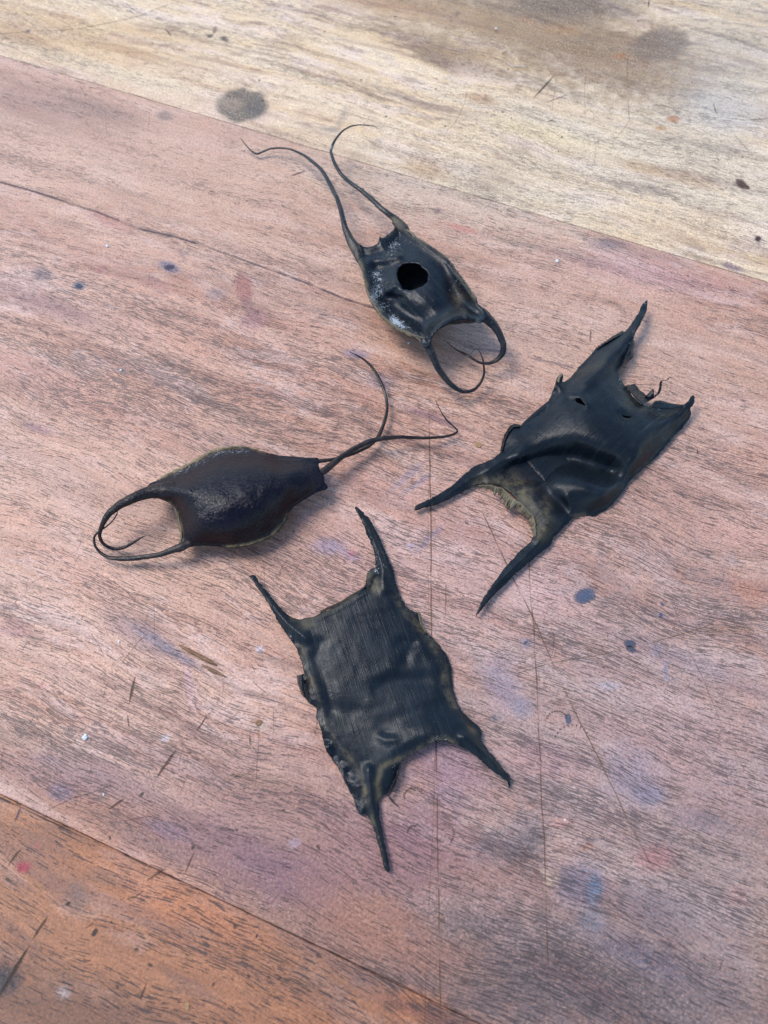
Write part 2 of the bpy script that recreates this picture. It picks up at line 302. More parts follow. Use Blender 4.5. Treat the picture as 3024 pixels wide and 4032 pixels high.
def poly(f, pts, w, col, k, depth=.6):
    q = f(pts) if f else np.array(pts, float)
    return [(q[i], q[i+1], w, col, k, False, depth) for i in range(len(q)-1)]
def spin(f, a, c, w, col=(84, 56, 40), k=.8, depth=3.): q = f([a, c]); return [(q[0], q[1], w, col, k, True, depth)]
def dot(f, c, r, col=(86, 72, 60), k=.7, depth=2.5): q = f([c, (c[0]+2, c[1])]); return [(q[0], q[1], r*1.6, col, k, False, depth)]
DK = (70, 52, 40); BRN = (126, 84, 58); VEIN = (96, 84, 96)
m_pale = poly(TL, [(0, 150), (120, 136), (350, 125), (600, 72), (760, 10)], 4, (110, 88, 66), .6) + spin(TR, (745, 322), (657, 418), 11, (62, 48, 34), .9) \
  + spin(TR, (810, 402), (700, 442), 6, (60, 50, 36), .8) + spin(TR, (742, 514), (714, 522), 8, (50, 50, 50), .9) + spin(TR, (1150, 0), (1146, 32), 8, (60, 46, 34), .8) + spin(TR, (1424, 440), (1440, 492), 7, (70, 66, 60), .7) \
  + spin(TR, (540, 218), (516, 234), 7, DK, .8) + spin(TL, (718, 124), (748, 160), 9, (84, 60, 40), .8) + dot(TL, (1191, 192), 5, DK, .9) + dot(TL, (847, 126), 4, DK, .8) + dot(TL, (737, 66), 4, DK, .8) + dot(TL, (724, 196), 4, DK, .8) \
  + dot(TR, (645, 673), 4, DK, .7) + dot(TR, (588, 720), 5, (100, 76, 76), .7) + dot(TR, (760, 648), 5, DK, .8) + dot(TR, (1033, 744), 5, DK, .8) + dot(TR, (656, 458), 4, DK, .9) + dot(TR, (762, 441), 5, DK, .8) + dot(TR, (300, 91), 5, DK, .8) + dot(TR, (1333, 352), 5, DK, .7) + dot(TR, (928, 354), 5, DK, .6) \
  + poly(TR, [(1060, 220), (1056, 330), (1064, 520), (1010, 590)], 3, (120, 92, 66), .5) + poly(TR, [(1500, 560), (1570, 640), (1590, 690)], 4, (80, 74, 66), .6) + poly(TR, [(1420, 640), (1450, 690), (1440, 700)], 4, (84, 76, 70), .6) + poly(TR, [(1659, 765), (1600, 782)], 4, (70, 70, 70), .6) + poly(TR, [(1480, 505), (1560, 515), (1659, 508)], 5, (80, 66, 54), .6)
m_red = poly(TL, [(-30, 782), (200, 850), (400, 915), (520, 960), (580, 990), (760, 1030), (1000, 1110), (1250, 1200), (1500, 1300), (1659, 1350)], 13, (92, 76, 84), .8, .4) \
  + poly(C_, [(330, 335), (560, 365), (720, 400), (900, 440)], 16, (120, 108, 120), .35, .3) \
  + poly(None, [(1690, 1620), (1697, 2300), (1712, 2800), (1718, 3000), (1728, 3500), (1734, 4060)], 6.5, BRN, .75) \
  + poly(None, [(1757, 2300), (1745, 2580), (1722, 2870), (1702, 3300), (1680, 3700), (1672, 4060)], 5, (140, 96, 62), .6) \
  + poly(None, [(1690, 1300+350), (1684, 2200), (1700, 2700)], 2.5, (140, 104, 80), .4) \
  + poly(None, [(2080, 2150), (2106, 2575), (2129, 2998), (2143, 3310), (2161, 3860)], 6, (118, 78, 54), .75) \
  + poly(None, [(1900, 2020), (1985, 2200), (2106, 2447), (2235, 2741), (2359, 2989), (2474, 3237), (2560, 3400), (2640, 3540)], 6.5, (130, 92, 64), .75) \
  + poly(None, [(2042, 2649), (2150, 2615), (2465, 2557), (2814, 2456)], 5.5, (120, 100, 76), .6) + poly(None, [(2639, 2355), (2712, 2557), (2840, 2850), (2933, 3035)], 4.5, (140, 110, 90), .5) \
  + poly(BL, [(770, 60), (780, 400)], 2.5, (120, 84, 64), .5) + poly(BL, [(1298, 560), (1300, 800), (1265, 1200)], 3, (110, 76, 60), .6) + poly(BL, [(180, 1160), (350, 1080), (560, 1010)], 4, (100, 72, 56), .6) + poly(BL, [(620, 1190), (700, 1175), (820, 1155)], 4, (100, 72, 60), .6) \
  + poly(BL, [(90, 70), (20, 180)], 3, (110, 80, 70), .5) + poly(BL, [(710, 270), (610, 400)], 3, (120, 80, 60), .5) + poly(D_, [(100, 1050), (160, 1110), (215, 1155)], 4, (100, 66, 50), .6) \
  + spin(BL, (680, 462), (650, 596), 17) + spin(BL, (1042, 658), (985, 742), 10) + spin(BL, (886, 832), (788, 972), 19) + spin(BL, (626, 1078), (548, 1132), 15) + spin(BL, (905, 308), (1086, 408), 15, (112, 76, 40), .85) + spin(BL, (1018, 406), (1126, 460), 12, (112, 76, 40), .8) \
  + spin(BL, (640, 656), (650, 722), 10, (80, 70, 66)) + spin(BL, (108, 1120), (72, 1195), 13, (84, 74, 104), .8) + spin(BL, (980, 1340), (930, 1450), 12, (110, 80, 60), .7) + spin(TL, (1332, 744), (1264, 768), 12, (92, 76, 72), .8) + spin(BL, (1255, 760), (1258, 815), 8, (60, 50, 50), .8) \
  + spin(C_, (990, 255), (988, 318), 12, (130, 92, 84), .6) + spin(C_, (1525, 850), (1530, 880), 8, DK, .7) + dot(TL, (1074, 876), 5, DK, .9) + dot(TL, (917, 833), 6, DK, .9) \
  + dot(BL, (552, 1275), 10) + dot(BL, (970, 1322), 13) + dot(BL, (712, 1056), 14) + dot(BL, (1425, 1135), 8) + dot(BL, (1190, 1235), 8) + dot(BL, (1598, 1320), 12) + dot(BL, (85, 1096), 9) + dot(BR, (205, 1372), 5, DK, .8) + spin(BR, (398, 1290), (390, 1325), 8, (90, 80, 80))
BLU = (80, 98, 122)
for q_, r_, c_ in (((2305, 2345), 40, BLU), ((2480, 2535), 22, (72, 86, 108)), ((2484, 2556), 18, (72, 86, 108)), ((2608, 2380), 8, BLU), ((2237, 2830), 18, (84, 98, 120)), ((2602, 2424), 10, (84, 92, 116)), ((2070, 2530), 8, (90, 96, 116)), ((668, 1052), 18, (70, 66, 86)), ((312, 1127), 14, (66, 76, 96))): m_red += dot(None, q_, r_*1.15, c_, .85) if False else [(q_, (q_[0]+2, q_[1]), r_*2.3, c_, .82, False, 2.5)]
hr = np.random.RandomState(5)
def hairs(n, x0, x1, y0, y1, col, k, L0=40, L1=130, w=2.6):
    out = []
    for _ in range(n):
        x, y = hr.uniform(x0, x1), hr.uniform(y0, y1); a = hr.uniform(0, math.pi); L = hr.uniform(L0, L1); c = hr.uniform(-1.4, 1.4); q = []
        for i in range(5): q.append((x, y)); a += c/5; x += math.cos(a)*L/4; y += math.sin(a)*L/4
        out += poly(None, q, w, col, k, .3)
    return out
m_red += hairs(70, 40, 1200, 2100, 3050, (96, 64, 50), .55)+hairs(60, 1750, 3000, 1900, 3900, (96, 70, 60), .5)+hairs(25, 100, 1500, 1000, 2000, (104, 74, 60), .4)+hairs(30, 1700, 2900, 2500, 3600, (226, 206, 196), .5)
m_pale += hairs(16, 100, 2900, 40, 700, (120, 92, 66), .45, 60, 200)+[((x, y), (x+2, y), r, (74, 58, 46), .75, False, 2.5) for x, y, r in zip(hr.uniform(300, 3000, 46), hr.uniform(20, 620, 46), hr.uniform(5, 12, 46)) if y < 130+x*.29]
for (cx_, cy_), r_, a0_, a1_ in ((BR([(755, 590)])[0], 42, 200, 330), (BR([(820, 680)])[0], 70, 200, 340), (BR([(140, 915)])[0], 38, 180, 340), (BR([(270, 1070)])[0], 40, -80, 60), (BR([(140, 1060)])[0], 22, 180, 300)):
    for a_ in range(a0_, a1_, 14): m_red.append(((cx_+r_*math.cos(R(a_)), cy_+r_*math.sin(R(a_))), (cx_+r_*math.cos(R(a_))+2, cy_+r_*math.sin(R(a_))), 11, (96, 74, 66), .6, False, 2.))
m_pale += [((2920, 725), (2922, 725), 62, (82, 54, 48), .8, False, 2.5), ((2945, 738), (2947, 738), 24, (82, 54, 48), .7, False, 2.5), ((2985, 940), (2987, 940), 28, (66, 46, 52), .8, False, 2.5)]
m_red += [(p, q, 4.5, (112, 80, 64), .45, False, .5) for p, q in zip([(0, 217), (1000, 512.6), (2000, 808.3)], [(1000, 512.6), (2000, 808.3), (3024, 1111)])]
m_org = [((0, 3139), (620, 3428.2), 7, (50, 34, 28), .8, False, .5), ((620, 3428.2), (1240, 3717.5), 6, (56, 38, 30), .75, False, .5), ((1240, 3717.5), (1867, 4010), 6, (56, 38, 30), .7, False, .5)] + spin(BL, (108, 1328), (42, 1412), 16, (92, 76, 50)) + spin(BL, (240, 1668), (164, 1784), 17, (76, 60, 40)) + spin(BL, (148, 1816), (-10, 2080), 24, (66, 54, 38), .9) + spin(BL, (832, 1428), (738, 1492), 11, (90, 68, 50)) + spin(BL, (735, 2008), (702, 2092), 14, (70, 56, 48), .7) \
  + poly(BL, [(405, 1780), (430, 1730), (470, 1700)], 5, (110, 70, 44), .7) + poly(BL, [(640, 1580), (680, 1570), (720, 1540)], 5, (70, 56, 60), .7) + dot(BL, (475, 1750), 20, (62, 56, 50), .85) + dot(BL, (342, 1605), 13, (60, 54, 50), .8) + dot(BL, (685, 1835), 13) + dot(BL, (755, 1915), 13) + dot(BL, (590, 2025), 12) \
  + dot(BL, (1180, 1720), 14) + dot(BL, (1290, 1768), 10, (60, 56, 80), .8) + dot(BL, (1072, 2010), 10) + dot(BL, (1405, 1980), 10) + dot(BL, (1350, 1975), 9) + dot(BL, (1250, 1970), 10) + dot(BL, (560, 1700), 8)
M_PALE = wood('pale_wood', [(192, 156, 112), (214, 182, 138), (224, 198, 160), (204, 172, 130)], srgb(92, 72, 58), .62, .35, .50, 1.15)
M_RED = wood('reddish_wood', [(124, 82, 62), (174, 124, 98), (194, 150, 124), (142, 96, 76)], srgb(52, 38, 36), .66, .26, .42)
M_ORG = wood('orange_wood', [(92, 56, 34), (146, 92, 56), (162, 106, 68), (108, 68, 44)], srgb(44, 36, 36), .80, .12, .52, .9)
def plank(na, nb, mat, seed):
    fine = .0011
    us = np.concatenate([np.linspace(-.9, -.34, 12)[:-1], np.arange(-.34, .34, fine), np.linspace(.34, .9, 12)])
    lo, hi = max(na, -.27), min(nb, .42)
    def edge(a, s): return [a, a+s*.0001, a+s*.0003, a+s*.0007]
    vs = np.arange(lo+.001, hi-.001, fine)
    head = edge(na, 1) if na >= -.27 else list(np.linspace(na, lo, 6))
    tail = edge(nb, -1)[::-1] if nb <= .42 else list(np.linspace(hi, nb, 6))
    vs = np.concatenate([head, vs, tail])
    Ug, Vg = np.meshgrid(us, vs, indexing='ij'); nu, nv = Ug.shape
    W = Ug.ravel()[:, None]*E[None]+Vg.ravel()[:, None]*N_[None]
    dn = np.minimum(Vg.ravel()-na, nb-Vg.ravel())
    wv = .00006*fbm(Ug.ravel()*160+seed, Vg.ravel()*30, 2)
    W[:, 2] = -.0003*np.exp(-dn/.00016)-.00004+.00004*fbm(Ug.ravel()*20+seed, Vg.ravel()*60, 3)
    W[:, :2] += (np.exp(-dn/.0006)*fbm(Ug.ravel()*260+seed, Vg.ravel()*0, 3)*.00008)[:, None]*N_[None, :2]
    col, al, dens = table_attr(W)
    i = np.arange(nu-1)[:, None]*nv+np.arange(nv-1)[None]; i = i.ravel()
    F = np.stack([i, i+nv, i+nv+1, i+1], 1)
    # sides and underside
    ring = list(range(0, nv))+[k*nv+nv-1 for k in range(1, nu)]+[(nu-1)*nv+k for k in range(nv-2, -1, -1)]+[k*nv for k in range(nu-2, 0, -1)]
    nb0 = len(W); low = W[ring].copy(); low[:, 2] = -.028; V = np.concatenate([W, low]); m = len(ring)
    me = bpy.data.meshes.new('plank'); r = np.array(ring); j = np.arange(m); k = (j+1) % m
    SF = np.stack([r[j], r[k], nb0+k, nb0+j], 1); FF = np.concatenate([F, SF])
    me.vertices.add(len(V)); me.vertices.foreach_set('co', V.ravel())
    me.loops.add(FF.size+m); me.polygons.add(len(FF)+1)
    me.loops.foreach_set('vertex_index', np.concatenate([FF.ravel(), nb0+np.arange(m)]).astype(np.int32))
    me.polygons.foreach_set('loop_start', np.concatenate([np.arange(len(FF))*4, [FF.size]]).astype(np.int32))
    me.update(calc_edges=True); me.validate()
    sm = np.zeros(len(me.polygons), bool); sm[:len(F)] = True; me.polygons.foreach_set('use_smooth', sm)
    a = me.color_attributes.new('stain_tone', 'FLOAT_COLOR', 'POINT')
    c4 = np.zeros((len(V), 4)); c4[:nb0, :3] = col; c4[:nb0, 3] = al; a.data.foreach_set('color', c4.ravel())
    a = me.attributes.new('dens', 'FLOAT', 'POINT'); d2 = np.full(len(V), .4); d2[:nb0] = dens; a.data.foreach_set('value', d2)
    me.materials.append(mat); o = bpy.data.objects.new('plank', me); COL.objects.link(o); o.parent = table
    return o
def marks_mesh(name, marks, seed):
    """cuts, gouges and dents: thin strips with ragged sides, one joined part"""
    rr_ = np.random.RandomState(seed); V = []; F = []; C4 = []; zk = .00003
    for i, (a, c, wpx, colr, k, taper, depth) in enumerate(marks):
        (A, B), t = unproj([a, c], 0); Wd = wpx*.5*t/FPX; D = B-A; L = np.linalg.norm(D); D = D/max(L, 1e-9); Nn = np.array([-D[1], D[0], 0])
        blob = L < wpx*t.mean()/FPX
        if blob:
            r = Wd.mean()*.8; m = 12; b0 = len(V); V.append(A+(0, 0, zk)); C4.append((*srgb(*colr)[:3], k))
            for q, rad in enumerate((.55, .8, 1.15)):
                for j in range(m):
                    an_ = 2*math.pi*j/m; rj = r*rad*(1+.25*math.sin(an_*2+i)+rr_.uniform(-.12, .12))
                    V.append(A+np.array([math.cos(an_)*rj, math.sin(an_)*rj, zk])); C4.append((*srgb(*colr)[:3], (k, k*.8, 0)[q]))
            for j in range(m):
                F.append([b0, b0+1+j, b0+1+(j+1) % m])
                for q in range(2): F.append([b0+1+q*m+j, b0+1+(q+1)*m+j, b0+1+(q+1)*m+(j+1) % m, b0+1+q*m+(j+1) % m])
            continue
        n = max(4, int(L/.0008)); tt = np.linspace(0, 1, n+1); b0 = len(V)
        wob = fbm(tt*L*300+i*7.7, tt*0+seed, 2)*(.0001 if not taper else .00012)+np.sin(tt*math.pi)*fbm(tt*L*40+i*3.1, tt*0+seed+5, 2)*.0006*(0 if taper else min(1, L/.03))
        for j, s_ in enumerate(tt):
            wj = (Wd[0]*(1-s_)+Wd[1]*s_)*(max(.1, (4*s_*(1.02-s_))**.8) if taper else 1.)*(1+rr_.uniform(-.2, .2))
            kk = k*(1 if taper else np.clip(.75+.9*vnoise(np.array([s_*L*120+i*3]), np.array([seed*1.]))[0], .12, 1))
            c = A+(B-A)*s_+Nn*wob[j]
            cc = np.array(srgb(*colr)[:3]); jag = rr_.uniform(-.25, .25) if taper else 0
            for q, (off, al, cm) in enumerate(((-1.1, 0, .5), (-.5+jag*.5, kk, .5), (.35+jag, kk*.75, 1.25), (1.1, 0, 1.9))):  # gouges: shaded side and highlight edge painted into the colours
                V.append(c+Nn*off*wj*(.8 if taper else 1)+(0, 0, zk+(.00001*(i % 5)))); C4.append((*(cc*(cm if taper else 1)), al))
            if j:
                for q in range(3): x = b0+(j-1)*4+q; F.append([x, x+1, x+5, x+4])
    F = [f[::-1] for f in F]; V = np.array(V)
    nrm = vnormals(V, np.array([f[:3] for f in F])); 
    if nrm[:, 2].mean() < 0: F = [f[::-1] for f in F]
    me = bpy.data.meshes.new(name); me.from_pydata(V.tolist(), [], F)
    at = me.color_attributes.new('ink', 'FLOAT_COLOR', 'POINT'); at.data.foreach_set('color', np.array(C4, float).ravel()); me.materials.append(M_MARK)
    o = bpy.data.objects.new(name, me); COL.objects.link(o); o.parent = table; o['kind'] = 'stuff'; return o
def mark_material():
    b = NB('worn_mark'); at = b.attr('ink'); P = b.n('TexCoord').outputs['Object']; n = b.noise(P, 1400, 3, .7)
    b.put(b.bsdf.inputs['Base Color'], b.mix(b.mapr(n, .3, .7, 0, .6), at.outputs['Color'], (.06, .04, .03, 1)))
    b.put(b.bsdf.inputs['Alpha'], b.math('MULTIPLY', at.outputs['Alpha'], b.mapr(n, .3, .55, .55, 1.))); b.bsdf.inputs['Roughness'].default_value = .6
    b.bsdf.inputs['Specular IOR Level'].default_value = .2
    return b.m
M_MARK = mark_material()
g = .00008
tag(plank(n1+g, n1+.32, M_PALE, 1), 'pale honey coloured board at the far side')
tag(plank(n2+g, n1-g, M_RED, 2), 'wide pinkish red board under the egg cases')
tag(plank(n2-.2, n2-g, M_ORG, 3), 'orange board at the near left corner')

# ------------------------------------------------------------ leathery materials
def leather(name, base, tan, rough, stria, wrinkle, sheen=.3, stria_sc=(2600, 70), bumpd=.00022, wsc=700, streak=0., spec=.30):
    b = NB(name); mk = b.n('SeparateColor'); b.put(mk.inputs[0], b.attr('mask').outputs['Color'])
    fl = b.attr('flow').outputs['Vector']; P = b.n('TexCoord').outputs['Object']
    s1_ = b.noise(b.mul(fl, (stria_sc[0], stria_sc[1], 1)), 1, 3, .6); s2_ = b.noise(b.mul(fl, (stria_sc[0]*.3, stria_sc[1]*.5, 1)), 1, 2, .5)
    col = b.mix(b.mapr(s1_, .35, .7), tuple(c*.75 for c in base)+(1,), tuple(c*1.5 for c in base)+(1,))
    cl = b.noise(P, 90, 4, .6); col = b.mix(b.mapr(cl, .45, .7, 0, .5), col, tuple(c*1.9+.002 for c in base)+(1,))
    tn = b.math('MULTIPLY', mk.outputs[0], b.mapr(b.noise(b.vmath('ADD', P, (1, 1, 1)), 170, 6, .75), .40, .60, .12, 1.))
    col = b.mix(tn, col, tan)
    col = b.mix(b.math('MULTIPLY', mk.outputs[2], b.mapr(s2_, .3, .65)), col, (.020, .010, .008, 1))
    if streak:
        sk = b.mapr(b.noise(b.mul(b.vmath('ADD', fl, (3, 1, 0)), (2300, 30, 1)), 1, 3, .6), .56, .72); sm = b.mapr(b.noise(P, 60, 3, .6), .38, .62)
        col = b.mix(b.math('MULTIPLY', b.math('MULTIPLY', sk, sm), streak), col, (.05, .066, .075, 1))
    # dried salt and sand specks
    d1 = b.noise(b.vmath('ADD', P, (2, 0, 3)), 900, 5, .78, 1.2)
    dt = b.math('SUBTRACT', .755, b.math('MULTIPLY', mk.outputs[1], .40)); dust = b.mapr(b.math('SUBTRACT', d1, dt), 0., .06)
    col = b.mix(b.math('MULTIPLY', dust, .8), col, (.42, .44, .44, 1))
    b.put(b.bsdf.inputs['Base Color'], col)
    h = b.math('MULTIPLY', s1_, stria); h = b.math('MULTIPLY_ADD', s2_, stria*.8, h)
    wr = b.noise(P, wsc, 5, .62, .6); h = b.math('MULTIPLY_ADD', wr, wrinkle, h); h = b.math('MULTIPLY_ADD', dust, .5, h)
    b.put(b.bsdf.inputs['Normal'], b.bump(h, bumpd, 1.))
    r = b.mapr(b.noise(P, 160, 4, .6), .3, .7, rough-.08, rough+.12); r = b.math('ADD', r, b.math('MULTIPLY', b.math('MAXIMUM', dust, tn), .3), clamp=True)
    b.put(b.bsdf.inputs['Roughness'], r); b.bsdf.inputs['Specular IOR Level'].default_value = spec
    return b.m
L_FLAT = leather('dry_black_leather', (.0045, .0075, .0105), (.12, .096, .052, 1), .28, .40, .28, spec=.19, stria_sc=(3400, 50), streak=.4)
L_TORN = leather('fibrous_black_leather', (.0045, .0070, .0095), (.12, .096, .052, 1), .31, .6, .5, stria_sc=(2600, 40), streak=.4, spec=.20)
L_HOLE = leather('dusty_black_leather', (.0025, .0045, .0075), (.12, .09, .05, 1), .31, .5, .7, stria_sc=(2200, 45), spec=.22)
L_GLOSS = leather('wrinkled_dark_leather', (.0022, .0008, .0040), (.34, .24, .11, 1), .15, .1, 2.0, bumpd=.00020, wsc=800, spec=.22)
L_TENDRIL = leather('brown_black_tendril', (.006, .0028, .0035), (.16, .11, .06, 1), .28, 1.0, .5, stria_sc=(1800, 40))
L_HORN = leather('black_horn', (.003, .005, .0075), (.13, .10, .06, 1), .28, 1.2, .4, stria_sc=(1500, 40))
L_CRUST = leather('crusty_membrane', (.12, .10, .062), (.22, .17, .10, 1), .6, .6, 2.5)
L_FRILL = leather('glossy_black_membrane', (.002, .003, .005), (.12, .09, .05, 1), .18, .9, 1.0)

# ------------------------------------------------------------ sheet builder
def laplace(z, F, fixed, it):
    F = np.asarray(F); e = np.concatenate([F[:, [0, 1]], F[:, [1, 2]], F[:, [2, 0]]]); e = np.concatenate([e, e[:, ::-1]])
    cnt = np.bincount(e[:, 0], minlength=len(z)).astype(float); cnt[cnt == 0] = 1
    for _ in range(it):
        s = np.bincount(e[:, 0], weights=z[e[:, 1]], minlength=len(z))/cnt
        z = np.where(fixed, z, s)
    return z
def triangulate(outline, holes, sp):
    xs = np.arange(outline[:, 0].min(), outline[:, 0].max(), sp); ys = np.arange(outline[:, 1].min(), outline[:, 1].max(), sp*.866)
    X, Y = np.meshgrid(xs, ys); X = X+(np.arange(len(ys)) % 2)[:, None]*sp/2
    G = np.stack([X.ravel(), Y.ravel()], 1); G += rng.uniform(-.12, .12, G.shape)*sp
    G = G[inpoly(G, outline)]; keep = dline(G, outline, True) > sp*.55
    for h in holes: keep &= ~inpoly(G, h) & (dline(G, h, True) > sp*.55)
    G = G[keep]; loops = [outline]+list(holes); P = np.concatenate(loops+[G]); ed = []; o = 0
    for l in loops: n = len(l); ed += [(o+i, o+(i+1) % n) for i in range(n)]; o += n
    vs, es, fs, ov, oe, of = delaunay_2d_cdt([Vector(p) for p in P], ed, [], 0, 1e-4)
    V = np.array([tuple(v) for v in vs]); F = np.array([list(f) for f in fs]); c = V[F].mean(1)
    ok = inpoly(c, outline)
    for h in holes: ok &= ~inpoly(c, h)
    F = F[ok]
    used = np.zeros(len(V), bool); used[F.ravel()] = True; idx = np.cumsum(used)-1
    V = V[used]; F = idx[F]
    # orient: photo y is down, so flip to have normals up
    a, b, c = V[F[:, 0]], V[F[:, 1]], V[F[:, 2]]
    cr = (b[:, 0]-a[:, 0])*(c[:, 1]-a[:, 1])-(b[:, 1]-a[:, 1])*(c[:, 0]-a[:, 0])
    F = np.where((cr > 0)[:, None], F[:, ::-1], F)
    return V, F
def border(F):
    from collections import Counter
    e = np.concatenate([F[:, [0, 1]], F[:, [1, 2]], F[:, [2, 0]]]); k = np.sort(e, 1); key = k[:, 0].astype(np.int64)*10**7+k[:, 1]
    u, inv, cnt = np.unique(key, return_inverse=True, return_counts=True)
    return e[cnt[inv] == 1]
def vnormals(V, F):
    n = np.cross(V[F[:, 1]]-V[F[:, 0]], V[F[:, 2]]-V[F[:, 0]]); N = np.zeros_like(V)
    for i in range(3): np.add.at(N, F[:, i], n)
    return N/np.maximum(np.linalg.norm(N, axis=1, keepdims=True), 1e-12)
def sheet(parent, P, F, zmm, thick, mask, axis, parts, flow=None):
    """P photo px, F tris, zmm top heights; parts = [(name, mat, facemask)]"""
    z = zmm*1e-3; T, _ = unproj(P, z); th = thick*1e-3 if np.ndim(thick) else np.full(len(P), thick*1e-3)
    NT = vnormals(T, F)
    Bm = T-NT*th[:, None]; Bm[:, 2] = np.maximum(Bm[:, 2], .00012)
    Bm[:, 2] = np.minimum(Bm[:, 2], T[:, 2]-.00005)
    n = len(P); bd = border(F)
    FT = F; FB = F[:, ::-1]+n; bq = np.stack([bd[:, 1], bd[:, 0], bd[:, 0]+n, bd[:, 1]+n], 1)
    V = np.concatenate([T, Bm]); a = R(axis)
    if flow is None: flow = np.stack([T[:, 0]*math.cos(a)+T[:, 1]*math.sin(a), -T[:, 0]*math.sin(a)+T[:, 1]*math.cos(a), T[:, 0]*0], 1)
    FL = np.concatenate([flow, flow]); MK = np.concatenate([mask, mask])
    allt = np.concatenate([FT, FB, bq[:, :3], bq[:, [0, 2, 3]]]); NV = vnormals(V, allt)
    outs = []
    vert_owner = None
    edge_face = {}
    for fi, f in enumerate(F):
        for i in range(3): edge_face[(f[i], f[(i+1) % 3])] = fi
    bown = np.array([edge_face[(x, y)] for x, y in bd])
    for name, mat, fm in parts:
        if not fm.any(): continue
        faces = [list(f) for f in FT[fm]]+[list(f) for f in FB[fm]]+[list(f) for f in bq[fm[bown]]]
        used = np.unique(np.concatenate([np.array(f) for f in faces])); mp = -np.ones(2*n, int); mp[used] = np.arange(len(used))
        o = make(name, V[used], [[mp[i] for i in f] for f in faces], mat, parent, MK[used], FL[used], normals=NV[used]); outs.append(o)
    return outs, T
def px_seed(pts): return float(pts[0][0] % 50)
def tube(name, parent, mat, pts, k=None, flat=.75, mask=(0, 0, 0), seg=14, step=5., groove=.12, tipz=None):
    """pts: (x, y, width px, z mm) in photo px"""
    Q = catmull(np.array(pts, float), step); c, t = unproj(Q[:, :2], np.maximum(Q[:, 3], .35)*1e-3); r = np.maximum(Q[:, 2], 1.6)*.5*t/FPX
    c[:, 2] = np.maximum(c[:, 2], r*flat+.0001)
    kk_ = np.arange(len(c)); amp_ = np.minimum(np.maximum(r*.25, .0001), .0003)
    if len(c) > 12 and name == 'horn': c = c+np.stack([fbm(kk_*.10+px_seed(pts), kk_*0, 2), fbm(kk_*.10+7+px_seed(pts), kk_*0, 2), fbm(kk_*.10+17, kk_*0, 2)], 1)*amp_[:, None]
    T = np.gradient(c, axis=0); T /= np.linalg.norm(T, axis=1, keepdims=True)+1e-12
    up = np.array([0, 0, 1.]); V = []; FLW = []; L = np.concatenate([[0], np.cumsum(np.linalg.norm(np.diff(c, axis=0), axis=1))])
    for i in range(len(c)):
        s = np.cross(T[i], up); s /= np.linalg.norm(s)+1e-12; b = np.cross(s, T[i])
        for j in range(seg):
            a = 2*math.pi*j/seg; q = 1-groove*math.exp(-((a-math.pi*(.55+.18*math.sin(L[i]*110)))/.26)**2)+.05*vnoise(np.array([L[i]*220]), np.array([j*.7]))[0]
            V.append(c[i]+(s*math.cos(a)+b*math.sin(a)*flat)*r[i]*q); FLW.append((a*r[i], L[i], 0))
    n = len(c); F = [[i*seg+j, i*seg+(j+1) % seg, (i+1)*seg+(j+1) % seg, (i+1)*seg+j] for i in range(n-1) for j in range(seg)]
    F = [f[::-1] for f in F]; F += [list(range(seg)), list(range((n-1)*seg, n*seg))[::-1]]
    V = np.array(V); tt = np.repeat(np.linspace(0, 1, n), seg)
    mk = np.array([mask]*len(V), float) if not callable(mask) else mask(V, tt)
    return make(name, V, F, mat, parent, mk, np.array(FLW))
